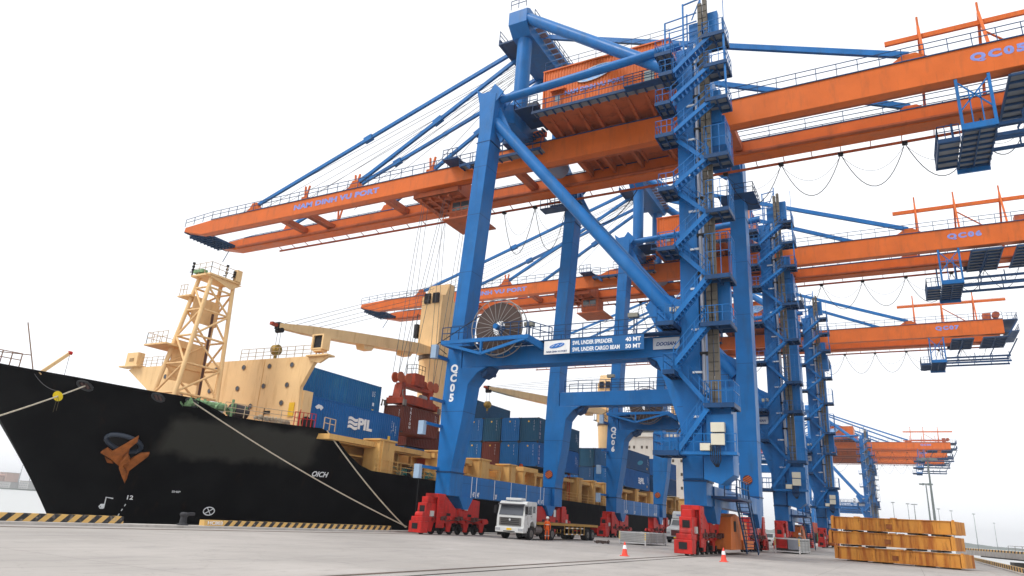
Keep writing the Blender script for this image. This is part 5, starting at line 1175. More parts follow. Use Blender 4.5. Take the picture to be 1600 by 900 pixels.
def pil(root, hx, y=0.6, z=1.35, s=1.0):
    side_text(root, hx, y+0.95*s, z-0.02, 'PIL', 1.9*s, 0.95*s, bold=0.05)
    m = M()
    for k in range(3):
        zz = z+0.36*s-k*0.34*s; n = 8
        top = [(y-1.25*s+1.2*s*i/n, zz+0.07*s*math.sin(i/n*2*math.pi)) for i in range(n+1)]
        m.prism(top + [(a, b-0.24*s) for a, b in reversed(top)], hx+0.006, hx+0.016, 'X')
    m.build('container_logo', LETW, root)
def ids(root, hx, hy, height, yellow=True):
    side_text(root, hx, hy-0.9, height*0.62, '2210', 0.14, 0.75, vertical=True); side_text(root, hx, hy-1.15, height*0.6, 'PCIU 31', 0.07, 1.1, vertical=True)
    side_text(root, hx, hy-0.55, height*0.5, '45G1', 0.12, 0.9, vertical=True)
    if yellow: M().box(hx+0.004, hx+0.012, hy-1.55, hy-1.2, 0.45, 0.8).build('container_placard', YEL, root)
r_, hx, hy = container(-9.0, -17.95, 7.1, 12.19, 2.72, CB, 'blue container lettered PIL with a white wave emblem beside the cream wall'); pil(r_, hx, 0.35); ids(r_, hx, hy, 2.72)
m = M(); m.prism([(-4.95,1.9),(-4.6,2.15),(-4.2,2.1),(-4.0,1.95),(-4.25,1.7),(-4.4,1.85),(-4.7,1.75)], hx+0.006, hx+0.014, 'X'); m.build('container_logo', LETW, r_)
container(-11.6, -17.95, 7.1, 12.19, 2.72, CN, 'navy container mostly hidden behind the PIL container by the cream wall')
r_, hx, hy = container(-11.6, -18.0, 9.84, 12.19, 2.88, CB2, 'topmost streaky faded blue container just behind the PIL one'); side_text(r_, hx, -2.7, 0.35, '. . . . .', 1.3, 0.12)
M().box(hx+0.004, hx+0.012, 5.0, 5.25, 0.9, 1.2).build('container_placard', LETW, r_); M().box(hx+0.004, hx+0.012, 5.0, 5.25, 0.3, 0.6).build('container_placard', YEL, r_); side_text(r_, hx, 5.05, 2.0, 'U 5', 0.4, 0.5)
r_, hx, hy = container(-12.6, 0.2, 7.9, 6.06, 2.2, CR, 'maroon container end glimpsed beneath the hanging brown container', None)
container(-12.6, 0.2, 5.4, 6.06, 2.44, CBB, 'small blue container end under the maroon one, below the hanging container', None)
gC = 'end-on containers in the stack behind the QC05 leg'
lab = ['dark teal', 'blue', 'dark green', 'bright blue', 'navy']
topm = [CT, CBB, CT, CB, CN]; botm = [CB, CBB, CR, CBB, CN]
tn = ['dark teal', 'bright blue', 'dark teal', 'blue', 'navy']; bn = ['blue', 'bright blue', 'maroon', 'bright blue', 'navy']
pos = ['outermost column towards the quay', 'second column from the quay side', 'third column from the quay side', 'fourth column from the quay side', 'fifth column, by the QC05 leg']
for k in range(5):
    x = -5.5 - 2.56*k
    for tier, (ms, nm, word, z) in enumerate(((botm, bn, 'lower', 7.35), (topm, tn, 'upper', 10.2))):
        r_, hx, hy = container(x, 16.0, z, 12.19, 2.82, ms[k], f'{nm[k]} container, {word} tier, {pos[k]} behind the QC05 crane')
        M().cyl((-0.1, -hy-0.02, 2.35), 0.1, 0.03, 'Y', 12).build('container_placard', YEL, r_)
        for q in range(1): end_text(r_, hy, 0.62, 1.9, 'PCIU 40 22', 0.08, 1.2, vertical=True)
        if k == 0: ids(r_, hx, hy, 2.8, False); side_text(r_, hx, -hy+0.45, 1.4, 'KLINE', 0.28, 2.1, mat('pinkish_lettering', (0.75,0.6,0.65), 0.5), vertical=True)
container(-15.9, 15.5, 13.05, 12.19, 2.75, CT, 'dark teal container alone on the highest tier behind the QC05 leg')
for k in range(5):
    x = -5.5 - 2.56*k
    for word, z, mt_, nm_ in (('lower', 7.1, CB if k == 0 else [CB, CBB, CN, CB, CT][k], ['blue','bright blue','navy','blue','dark teal'][k]), ('upper', 9.95, [CN, CN, CT, CB, CT][k], ['navy','navy','dark teal','blue','dark teal'][k])):
        r_, hx, hy = container(x, 46.0, z, 12.19, 2.82, mt_, (f'{nm_} {word} container, ' + ['outermost column near the QC06 leg' + (', with white PIL letters' if word == 'lower' else ', with a pale blue emblem'), 'second column near the QC06 leg', 'third column near the QC06 leg', 'fourth column near the QC06 leg', 'fifth column near the QC06 leg'][k]))
        if k == 0 and word == 'lower': pil(r_, hx, 1.5, 1.4, 0.95)
        if k == 0 and word == 'upper':
            m = M(); m.prism([(1.2+1.4*math.cos(t), 1.3+0.35*math.sin(t)+0.2*math.cos(t)) for t in [i*math.pi/8 for i in range(16)]], hx+0.004, hx+0.014, 'X'); m.build('container_logo', mat('teal_logo', (0.03,0.25,0.38), 0.5), r_)
        if k == 0: ids(r_, hx, hy, 2.82)
        end_text(r_, hy, 0.62, 1.9, 'PCIU 40 22', 0.08, 1.2, vertical=True)
for k in range(3):
    for word, z in (('lower', 7.1), ('upper', 9.95)):
        mt_ = [[CN, CB], [CT, CBB], [CB, CN]][k][word == 'upper']; nm_ = {CN: 'navy', CB: 'blue', CT: 'dark teal', CBB: 'bright blue'}[mt_]
        r_, hx, hy = container(-5.5-2.56*k, 62.2, z, 12.19, 2.82, mt_, f'{nm_} {word} container in the stack before the white superstructure, ' + ['nearest the quay', 'second from the quay', 'third from the quay'][k])
        if k == 0 and word == 'upper': pil(r_, hx, 0.0, 1.4, 0.9)
# container being lifted and the spreader
r_, hx, hy = container(-10.06, -4.0, 8.7, 6.06, 2.6, CBR, 'brown container hanging in the air under the red spreader', None, 'lifted_container')
side_text(r_, hx, -1.9, 1.45, 'TRITON', 0.30, 2.0, vertical=True, bold=0.02); side_text(r_, hx, 2.3, 1.9, '22G1', 0.1, 0.8, vertical=True); side_text(r_, hx, 2.55, 1.7, 'TCKU 1', 0.07, 1.0, vertical=True); end_text(r_, hy, 0.7, 1.7, '2210', 0.08, 0.9, vertical=True)
spr = thing('container_spreader', (-11.28, -0.97, 11.32), 'red lifting spreader with rope sheaves gripping the brown container', 'spreader')
m = M()
for x in (-0.95, 0.65): m.prism([(-2.9,0.25),(-2.9,0.95),(-1.5,1.15),(1.6,1.1),(2.6,0.85),(2.9,0.25)], x, x+0.3, 'X')
m.box(-1.1, 1.1, -3.03, -2.6, 0.15, 0.75).box(-1.1, 1.1, 2.6, 3.03, 0.15, 0.75); m.build('spreader_beam', REDTXT, spr, bevel=0.02)
m = M()
for y in (-2.7, 2.0): m.prism([(y-0.25,0.7),(y+0.75,0.7),(y+0.5,2.1),(y+0.0,2.1)], -0.5, 0.5, 'X')
m.box(-0.45, 0.45, -2.6, 2.7, 1.95, 2.3).box(-0.6, 0.6, -0.9, 0.7, 2.3, 3.55); m.build('head_block', REDTXT, spr, bevel=0.02)
M().rail([(-0.55, -0.9, 3.55), (0.55, -0.9, 3.55), (0.55, 0.7, 3.55)], h=0.9, step=0.6, r=0.02).build('head_block_railing', DARK, spr)
for x in (-0.35, 0.35):
    for y in (-2.95, -1.75, 2.1, 3.1):
        if x < 0 and y in (-1.75, 2.1): pass
        M().cyl((x, y, 2.75), 0.52, 0.12, 'X', 22).build('sheave', mat('sheave_rust_red', (0.42,0.10,0.045), 0.6, var=0.2), spr)
m = M()
for sx in (-1, 1):
    for sy in (-1, 1): m.box(min(sx*1.05, sx*1.25), max(sx*1.05, sx*1.25), min(sy*2.75, sy*3.15), max(sy*2.75, sy*3.15), -0.05, 0.5)
m.path([(1.1,-3.0,0.5),(1.15,-3.35,0.9),(1.1,-3.4,1.3),(1.0,-3.1,1.4)], 0.07, 6).path([(-1.1,-3.0,0.3),(-1.3,-3.3,0.5),(-1.3,-3.4,-0.1)], 0.09, 6)
m.build('flipper', mat('flipper_grey', (0.20,0.17,0.15), 0.6), spr)
M().cyl((0.2, 1.2, 1.35), 0.3, 0.8, 'Y', 14).build('spreader_cable_basket', mat('dust_grey', (0.30,0.28,0.27), 0.7), spr)
m = M()
for x in (-0.9, 0.9):
    for y, yt in ((-3.4,-1.2),(-2.5,-0.9),(-1.3,-0.2),(2.6,2.8),(3.6,3.4)): m.beam((x*0.4, y, 2.8), (x*1.6, yt+1.0, 23.4), 0.035, 0.035)
m.build('hoist_rope', CABLE, spr)

# ------------------------------------------------------------------ mooring ropes, rat guard
def sag(p, q, s, n=24): return [Vector(p).lerp(Vector(q), i/n) + Vector((0,0,-s*4*(i/n)*(1-i/n))) for i in range(n+1)]
P1_, N1_, _, _ = hull_at(-32.7, 7.82); P3_, N3_, _, _ = hull_at(-27.2, 7.62)
ra = sag(P1_ + N1_*0.1, (-3.2, -50.5, 0.5), 0.5)
tag(M().path(ra, 0.045, 8).build('mooring_rope', ROPE), 'pale mooring rope running left out of frame from the bow fairlead', 'rope', 'mooring ropes')
tag(M().path([p + Vector((0.06,0.06,0.05)) for p in sag(P3_ + N3_*0.1, (-3.0, -11.3, 0.35), 0.35)], 0.045, 8).build('mooring_rope', ROPE), 'longer mooring rope from the bulwark fairlead down to the red crane bogie', 'rope', 'mooring ropes')
tag(M().path(sag((-6.6, -17.6, 7.0), (-3.0, -11.3, 0.35), 0.3), 0.05, 8).build('mooring_rope', ROPE), 'steeper mooring rope from the forecastle break to the red crane bogie', 'rope', 'mooring ropes')
tag(M().path(sag((-5.6, -17.2, 3.2), (-3.0, -11.3, 0.32), 0.1), 0.03, 8).build('mooring_rope', ROPE), 'thin short mooring rope just below the long one beside the bogie', 'rope', 'mooring ropes') if False else None
c = ra[3].lerp(ra[2], 0.3); d = (ra[2] - ra[1]).normalized()
rgd = thing('rat_guard', tuple(c), 'round yellow rat guard disc on the bow mooring rope', 'rat guard')
m = M().tube(-d*0.01, d*0.01, 0.3, 28); m.build('guard_disc', mat('rat_guard_yellow', (0.80,0.58,0.02), 0.5, var=0.08, scale=5), rgd)
M().path([(0,0,0),(0.05,-0.05,-0.3),(0.05,-0.06,-0.95)], 0.012, 4).path([(0,0,0),(0.12,0.06,-0.3),(0.12,0.06,-0.85)], 0.012, 4).build('guard_cord', mat('cord_dark', (0.12,0.10,0.06), 0.8), rgd)
tag(M().path(sag(Vector((-14.6,-35.0,8.25)), c + Vector((0,0,0.3)), 0.25), 0.012, 5).build('guard_line', CABLE), 'thin dark line from the bow rail down to the yellow rat guard', 'line')

# ------------------------------------------------------------------ vehicles
def wheel(parent, x, y, r, w_, name='wheel'):
    o = M().cyl((x, y, r), r, w_, 'X', 24).build(name, TYRE, parent, bevel=0.03, smooth=False)
    sx = 1 if x > 0 else -1
    M().cyl((x+sx*(w_/2+0.005), y, r), r*0.55, 0.04, 'X', 18).cyl((x+sx*(w_/2+0.04), y, r), r*0.2, 0.08, 'X', 12).build('rim', mat('dull_rim', (0.16,0.15,0.14), 0.5), o)
    return o
TW = mat('truck_white_paint', (0.62,0.63,0.62), 0.3, var=0.06, dirt=(0.34,0.31,0.27), dirt_amt=0.5)
tk = thing('flatbed_truck', (4.45, -8.0, 0), 'white cabover truck pulling an empty yellow-edged flatbed beside the crane', 'truck')
# cab profile in Y-Z (front at y=0)
m = M().prism([(0.0,0.62),(0.0,1.35),(0.06,1.75),(0.30,2.62),(0.50,2.82),(2.05,2.84),(2.12,2.7),(2.12,1.0),(1.75,1.0),(1.62,1.25),(1.25,1.38),(0.88,1.25),(0.72,0.95),(0.70,0.62)], -1.22, 1.22, 'X')
cab = m.build('cab', TW, tk, bevel=0.05)
M().prism([(-1.05,1.78),(1.05,1.78),(0.98,2.50),(-0.98,2.50)], -0.02, 0.0).v
w_ = M(); w_.add([(-1.05,0.05,1.76),(1.05,0.05,1.76),(1.0,0.27,2.52),(-1.0,0.27,2.52),(-1.05,0.09,1.76),(1.05,0.09,1.76),(1.0,0.31,2.52),(-1.0,0.31,2.52)], [(0,1,2,3),(7,6,5,4),(0,4,5,1),(1,5,6,2),(2,6,7,3),(3,7,4,0)]); w_.v = [(x, y-0.03, z) for x, y, z in w_.v]; w_.build('windscreen', mat('windscreen_glass', (0.10,0.11,0.13), 0.12), cab)
M().box(-0.95, 0.95, -0.05, 0.0, 0.98, 1.58).build('grille', mat('chrome_grey_grille', (0.15,0.145,0.14), 0.35, 0.4), cab)
m = M()
for z in (1.07, 1.2, 1.33, 1.46): m.box(-0.8, 0.8, -0.075, -0.05, z, z+0.06)
m.build('grille_slot', mat('grille_shadow', (0.03,0.03,0.03), 0.6), cab)
M().cyl((0, -0.09, 1.42), 0.09, 0.03, 'Y', 14).build('badge', mat('chrome', (0.6,0.6,0.6), 0.2, 0.8), cab)
M().box(-1.24, 1.24, -0.14, 0.5, 0.48, 0.88).build('bumper', TW, tk, bevel=0.05)
for x in (-0.98, 0.98): M().box(x-0.2, x+0.2, -0.16, -0.10, 0.62, 0.80).build('headlight', mat('headlight_glass', (0.45,0.47,0.5), 0.1, 0.3), tk)
M().box(-0.22, 0.22, -0.165, -0.14, 0.66, 0.80).build('number_plate', mat('plate_yellow', (0.8,0.5,0.02), 0.4), tk)
M().box(-0.5, 0.5, -0.155, -0.141, 0.53, 0.60).build('air_intake', DARK, tk)
M().prism([(0.02,2.62),(-0.14,2.56),(-0.12,2.50),(0.30,2.58)], -1.1, 1.1, 'X').build('sun_visor', mat('visor_dark', (0.09,0.09,0.10), 0.3), cab)
M().box(-0.7, 0.7, 0.35, 1.1, 2.86, 3.06).build('roof_air_unit', TW, cab, bevel=0.04)
for sx in (-1, 1):
    m = M().prism([(0.62,1.85),(0.66,2.45),(1.18,2.5),(1.18,1.85)], min(sx*1.225, sx*1.235), max(sx*1.225, sx*1.235), 'X'); m.build('side_window', GLASS, cab)
    m = M().prism([(1.42,2.0),(1.42,2.5),(1.80,2.5),(1.80,2.0)], min(sx*1.225, sx*1.235), max(sx*1.225, sx*1.235), 'X'); m.build('side_window', GLASS, cab)
    m = M().box(min(sx*1.224, sx*1.23), max(sx*1.224, sx*1.23), 0.56, 0.575, 1.1, 2.6).box(min(sx*1.224, sx*1.23), max(sx*1.224, sx*1.23), 1.27, 1.285, 1.4, 2.6).box(min(sx*1.225, sx*1.26), max(sx*1.225, sx*1.26), 1.05, 1.2, 1.70, 1.74); m.build('door_line', DARK, cab)
    m = M().box(min(sx*1.28, sx*1.48), max(sx*1.28, sx*1.48), -0.05, 0.05, 1.85, 2.45).beam((sx*1.2, 0.2, 2.5), (sx*1.4, 0, 2.5), 0.04, 0.04).beam((sx*1.2, 0.2, 1.8), (sx*1.4, 0, 1.8), 0.04, 0.04); m.build('mirror', DARK, cab)
    M().path([(sx*1.24, 0.75, 0.9), (sx*1.24, 0.92, 1.28), (sx*1.24, 1.25, 1.42), (sx*1.24, 1.6, 1.28), (sx*1.24, 1.8, 0.95)], 0.06, 6).build('wheel_arch', TW, tk)
    M().box(min(sx*1.0, sx*1.22), max(sx*1.0, sx*1.22), 0.2, 0.65, 0.25, 0.5).build('step', DARK, tk)
for y in (-0.35, 0.35): M().beam((y, 0.02, 1.78), (y-0.3, 0.1, 1.83), 0.03, 0.03).build('wiper', DARK, cab)
for x in (-1.05, 1.05):
    for y in (1.25, 3.9, 4.95): wheel(tk, x, y, 0.48, 0.34 if y < 2 else 0.5)
M().box(-0.45, 0.45, 0.6, 5.6, 0.55, 0.85).build('chassis', DARK, tk)
for sx in (-1, 1): M().cyl((sx*0.85, 2.75, 0.75), 0.33, 1.1, 'Y', 16).build('fuel_tank', mat('dull_tank', (0.2,0.17,0.16), 0.5, 0.4), tk)
TR = mat('trailer_yellow_ochre', (0.42,0.24,0.06), 0.6, var=0.2, dirt=(0.18,0.10,0.05), dirt_amt=0.6)
bed = M().box(-1.22, 1.22, 2.4, 15.2, 1.16, 1.36).build('trailer_bed', TR, tk)
M().box(-0.5, 0.5, 2.6, 15.0, 0.85, 1.15).build('trailer_beam', DARK, bed)
m = M().box(-1.18, 1.18, 2.5, 15.1, 1.365, 1.38); m.build('bed_planks', mat('bed_brown', (0.14,0.10,0.07), 0.8), bed)
for sx in (-1, 1):
    m = M()
    for z in (0.45, 0.95): m.box(min(sx*1.15, sx*1.2), max(sx*1.15, sx*1.2), 7.6, 12.0, z, z+0.09)
    for y in (7.6, 8.5, 9.4, 10.3, 11.2, 11.95): m.box(min(sx*1.14, sx*1.19), max(sx*1.14, sx*1.19), y, y+0.08, 0.45, 1.15)
    g_ = m.build('side_guard', TR, tk)
    m = M()
    for y in (7.9, 9.0, 10.1, 11.2):
        for z in (0.46, 0.96): m.box(min(sx*1.2, sx*1.208), max(sx*1.2, sx*1.208), y, y+0.45, z, z+0.07)
    m.build('reflector_strip', LETW, g_)
for x in (-1.0, 1.0):
    for y in (12.6, 13.8): wheel(tk, x, y, 0.48, 0.55)
M().box(-1.2, 1.2, 15.15, 15.25, 0.7, 1.15).build('rear_guard', RED, tk)

t2 = thing('white_tractor_truck', (9.0, 22.0, 0), 'white long-nosed truck with tall roof fairing parked behind the stair tower', 'truck')
m = M().prism([(0.0,0.55),(0.0,1.45),(0.15,1.62),(1.55,1.85),(1.95,2.45),(2.2,2.62),(3.9,2.7),(3.9,0.6)], -1.1, 1.1, 'X'); cb_ = m.build('cab', TW, t2, bevel=0.08)
M().prism([(2.0,2.6),(2.15,3.15),(2.5,3.4),(3.8,3.42),(3.8,2.6)], -1.0, 1.0, 'X').build('roof_fairing', TW, cb_, bevel=0.06)
w_ = M().add([(-0.95,1.50,1.87),(0.95,1.50,1.87),(0.88,1.9,2.43),(-0.88,1.9,2.43)], [(0,1,2,3)]); w_.add([(-0.95,1.56,1.87),(0.95,1.56,1.87),(0.88,1.96,2.43),(-0.88,1.96,2.43)], [(3,2,1,0)]); w_.build('windscreen', GLASS, cb_)
M().box(-0.55, 0.55, -0.04, 0.0, 0.75, 1.35).build('grille', mat('grille_maroon', (0.12,0.04,0.04), 0.5), cb_)
M().box(-0.5, 0.5, 1.98, 2.02, 2.9, 3.02).build('fairing_stripe', mat('stripe_blue', (0.2,0.25,0.5), 0.5), cb_)
M().box(-1.15, 1.15, -0.25, 0.3, 0.35, 0.65).build('bumper', DARK, t2); M().box(-0.2, 0.2, -0.27, -0.25, 0.5, 0.62).build('number_plate', mat('plate_yellow', (0.8,0.5,0.02), 0.4), t2)
for x in (-0.85, 0.85): M().box(x-0.16, x+0.16, -0.03, 0.0, 0.95, 1.15).build('headlight', mat('headlight_glass', (0.45,0.47,0.5), 0.1, 0.3), t2)
for x in (-0.95, 0.95):
    for y in (0.75, 4.8, 5.9): wheel(t2, x, y, 0.48, 0.3)
for sx in (-1, 1): M().box(min(sx*1.25,sx*1.4), max(sx*1.25,sx*1.4), 1.7, 1.8, 1.9, 2.4).build('mirror', TW, cb_); M().prism([(2.2,1.9),(2.25,2.4),(2.9,2.4),(2.9,1.9)], min(sx*1.105, sx*1.115), max(sx*1.105, sx*1.115), 'X').build('side_window', GLASS, cb_)
M().box(-0.45, 0.45, 3.9, 6.6, 0.6, 0.85).build('chassis', DARK, t2); M().box(-1.2,1.2,4.6,16.5,1.16,1.4).build('trailer_bed', TR, t2)
for x in (-1.0, 1.0):
    for y in (13.6, 14.8): wheel(t2, x, y, 0.48, 0.5)

vn = thing('white_pickup', (13.6, 52.0, 0), 'small white vehicle parked beyond the nearest crane, by the far red bogies', 'car')
m = M().prism([(0,0.35),(0,0.9),(1.1,1.05),(1.7,1.65),(3.2,1.68),(3.5,1.05),(5.0,1.05),(5.0,0.35)], -0.9, 0.9, 'X'); b_ = m.build('body', TW, vn, bevel=0.06)
M().add([(-0.75,1.12,1.1),(0.75,1.12,1.1),(0.68,1.62,1.58),(-0.68,1.62,1.58)], [(0,1,2,3)]).build('windscreen', GLASS, b_)
M().box(-0.6, 0.6, -0.02, 0.0, 0.55, 0.8).build('grille', DARK, b_)
for x in (-0.78, 0.78):
    for y in (0.9, 4.0): wheel(vn, x, y, 0.36, 0.24)

# ------------------------------------------------------------------ people
def person(loc, rz, label, top=ORV, legs=ORV, pose=0.0):
    root = thing('person', loc, label, 'person', None, rz)
    J = {'pel': (0,0,0.95,.135), 'wst': (0,0,1.10,.125), 'chs': (0,0.01,1.32,.150), 'nk': (0,0.0,1.47,.062), 'hd0': (0,-0.01,1.56,.085), 'hd1': (0,-0.01,1.66,.098), 'hd2': (0,0,1.73,.07)}
    for s, k in ((-1,'l'),(1,'r')):
        J.update({'hp'+k:(s*0.10,0,0.88,.095), 'kn'+k:(s*0.115,-0.02-pose*s*0.05,0.49,.062), 'an'+k:(s*0.12,0.02+pose*s*0.08,0.10,.045), 'ft'+k:(s*0.13,-0.14+pose*s*0.08,0.045,.04),
                  'sh'+k:(s*0.17,0.01,1.40,.068), 'el'+k:(s*0.235,0.03,1.13,.046), 'wr'+k:(s*0.24,-0.05,0.90,.032), 'pm'+k:(s*0.238,-0.07,0.84,.034)})
        for f, (dy, L_) in enumerate(((-0.045,.075),(-0.02,.085),(0.0,.08),(0.02,.06))): J['f%d%s' % (f,k)] = (s*0.235, -0.07+dy, 0.84-L_, .010)
        J['th'+k] = (s*0.20, -0.12, 0.83, .012)
    E_ = [('pel','wst'),('wst','chs'),('chs','nk'),('nk','hd0'),('hd0','hd1'),('hd1','hd2')]
    for k in 'lr':
        E_ += [('pel','hp'+k),('hp'+k,'kn'+k),('kn'+k,'an'+k),('an'+k,'ft'+k),('chs','sh'+k),('sh'+k,'el'+k),('el'+k,'wr'+k),('wr'+k,'pm'+k),('pm'+k,'th'+k)] + [('pm'+k,'f%d%s' % (f,k)) for f in range(4)]
    names = list(J); me = bpy.data.meshes.new('body'); me.from_pydata([J[n][:3] for n in names], [(names.index(a), names.index(b)) for a, b in E_], [])
    o = bpy.data.objects.new('body', me); COL.objects.link(o); o.parent = root
    sk = o.modifiers.new('skin', 'SKIN'); sk.use_smooth_shade = True
    for i, nme in enumerate(names):
        me.skin_vertices[0].data[i].radius = (J[nme][3],)*2; me.skin_vertices[0].data[i].use_root = (nme == 'pel')
    sb = o.modifiers.new('sub', 'SUBSURF'); sb.levels = 1; sb.render_levels = 1
    bpy.context.view_layer.update(); dg = bpy.context.evaluated_depsgraph_get(); me2 = bpy.data.meshes.new_from_object(o.evaluated_get(dg)); o.modifiers.clear(); o.data = me2
    me2.materials.clear()
    for mt_ in (SKIN, top, DARK): me2.materials.append(mt_)
    for p in me2.polygons:
        z = p.center.z; ax = abs(p.center.x); p.use_smooth = True
        p.material_index = 0 if (z > 1.47 or (ax > 0.17 and z < 0.885)) else (2 if z < 0.11 else 1)
    # face
    M().add([(-0.012,-0.105,1.62),(0.012,-0.105,1.62),(0.016,-0.128,1.585),(-0.016,-0.128,1.585)], [(0,1,2,3)]).build('nose', SKIN, root)
    M().lathe([(0.014,0),(0.014,0.01)], (-0.035,-0.10,1.635), 8).lathe([(0.014,0),(0.014,0.01)], (0.035,-0.10,1.635), 8).build('eye', DARK, root)
    M().lathe([(0.16,1.675),(0.125,1.68),(0.122,1.74),(0.10,1.80),(0.05,1.83),(0.0,1.835)], (0,-0.005,0), 20).build('helmet', mat('helmet_white', (0.75,0.75,0.75), 0.3), root, smooth=True)
    m = M()
    for z in (1.18, 0.36): m.lathe([(0.175 if z > 1 else 0.09, 0), (0.175 if z > 1 else 0.09, 0.05)], (0 if z > 1 else -0.117, 0, z), 16)
    m.lathe([(0.09,0),(0.09,0.05)], (0.117,0,0.36), 16); m.build('reflective_strip', mat('reflective_silver', (0.6,0.6,0.55), 0.3), root)
    return root
person((6.3, -5.2, 0), R(200), 'person in orange coveralls and white helmet standing beside the flatbed truck')
person((21.9, 20.5, 0), R(150), 'person in white helmet standing behind the grey crate with the red panel', mat('dark_vest', (0.10,0.10,0.11), 0.8), DARK)

# ------------------------------------------------------------------ things on the quay
def cone(x, y, label):
    c = thing('traffic_cone', (x, y, 0), label, 'traffic cone', 'traffic cones')
    cr_ = mat('cone_red', (0.85,0.09,0.06), 0.5, var=0.08, scale=6)
    M().prism([(-0.2,-0.2),(0.2,-0.2),(0.2,0.2),(-0.2,0.2)], 0, 0.04, 'Z').build('base', cr_, c, bevel=0.01); M().lathe([(0.16,0.04),(0.03,0.70),(0.0,0.71)], n=20).build('cone_body', cr_, c, smooth=True)
    M().lathe([(0.107,0.36),(0.069,0.54),(0.067,0.54)], n=20).build('white_band', LETW, c, smooth=True)
cone(18.25, -20.7, 'red and white traffic cone in front of the grey crate'); cone(22.65, -17.6, 'red and white traffic cone in front of the landside bogie')
GM = mat('galvanised_crate', (0.46,0.46,0.45), 0.5, 0.2, var=0.15, scale=2, dirt=(0.25,0.22,0.18), dirt_amt=0.5)
def crate(x0, x1, y0, y1, h, label, red=False):
    t = thing('lashing_crate', ((x0+x1)/2, (y0+y1)/2, 0), label, 'crate', 'grey metal crates on the quay'); a, b = (x1-x0)/2, (y1-y0)/2
    m = M()
    for sx in (-1, 1):
        for sy in (-1, 1): m.box(min(sx*a, sx*(a-0.12)), max(sx*a, sx*(a-0.12)), min(sy*b, sy*(b-0.12)), max(sy*b, sy*(b-0.12)), 0, h)
    for z in (0.12, h-0.12):
        for sy in (-1, 1): m.box(-a+0.12, a-0.12, min(sy*b, sy*(b-0.08)), max(sy*b, sy*(b-0.08)), z, z+0.1)
        for sx in (-1, 1): m.box(min(sx*a, sx*(a-0.08)), max(sx*a, sx*(a-0.08)), -b+0.12, b-0.12, z, z+0.1)
    m.build('crate_frame', mat('crate_frame_white', (0.6,0.6,0.6), 0.5, var=0.1, dirt=(0.3,0.25,0.2), dirt_amt=0.5), t)
    m = M()
    for k in range(int((h-0.4)/0.13)):
        z = 0.27+k*0.13
        if not red: m.box(-a+0.12, a-0.12, -b+0.01, -b+0.05, z, z+0.1)
        m.box(a-0.05, a-0.01, -b+0.12, b-0.12, z, z+0.1); m.box(-a+0.01, -a+0.05, -b+0.12, b-0.12, z, z+0.1); m.box(-a+0.12, a-0.12, b-0.05, b-0.01, z, z+0.1)
    for k in (-0.33, 0.0, 0.33): m.box(a-0.01, a+0.03, k*2*b-0.04, k*2*b+0.04, 0.1, h)
    m.build('crate_slats', GM, t)
    if not red: M().box(-a+0.07, a-0.07, -b+0.07, b-0.07, 0.2, h-0.1).build('crate_inner_box', mat('inner_box_grey', (0.26,0.26,0.26), 0.7, var=0.2, scale=3), t)  # solid inner box, added darker behind the slats to close the gaps
    else: M().box(-a+0.07, a-0.07, -b+0.6, b-0.07, 0.2, h-0.1).build('crate_inner_box', mat('inner_box_grey', (0.26,0.26,0.26), 0.7, var=0.2, scale=3), t)
    m = M(); pt = mat('hazard_yellow', (0.75,0.5,0.03), 0.5)
    for sx in (-1, 1):
        for k in range(4): x = sx*(a-0.06); m.box(x-0.065, x+0.065, -b-0.01, -b, h-0.62+k*0.16, h-0.54+k*0.16)
    m.build('hazard_band', pt, t)
    if red:
        M().box(-a+0.15, 0.0, -b+0.01, -b+0.5, 0.42, h-0.05).build('red_panel', RED, t); M().box(0.06, a-0.15, -b+0.01, -b+0.5, 0.35, h-0.05).build('grey_panel', mat('dull_blue_grey', (0.24,0.26,0.30), 0.5), t)
    return t
crate(9.55, 11.95, 2.3, 8.3, 1.05, 'low grey slatted crate between the flatbed and the stair tower'); crate(20.75, 22.9, 12.0, 19.5, 1.3, 'grey crate with a red front panel beside the rusty beams', True)
m = M()
for k in range(14): x = 9.2+random.random()*0.9; y = -2.6+random.random()*1.6; m.beam((x, y, 0.05+random.random()*0.1), (x+random.uniform(-.4,.4), y+random.uniform(-.6,.6), 0.06+random.random()*0.14), 0.1, 0.08)
tag(m.build('scrap_pile', mat('scrap_dark', (0.10,0.07,0.06), 0.8, var=0.4, scale=5)), 'small heap of dark lashing scrap on the concrete behind the flatbed', 'scrap')
m = M()
for k in range(12): x = 7.6+random.random()*1.0; y = 1.3+random.random()*1.8; m.beam((x, y, 0.05+random.random()*0.1), (x+random.uniform(-.4,.4), y+random.uniform(-.6,.6), 0.06+random.random()*0.1), 0.1, 0.08)
tag(m.build('scrap_pile', mat('scrap_dark', (0.10,0.07,0.06), 0.8)), 'flat dark scrap strip lying in front of the low grey crate', 'scrap')
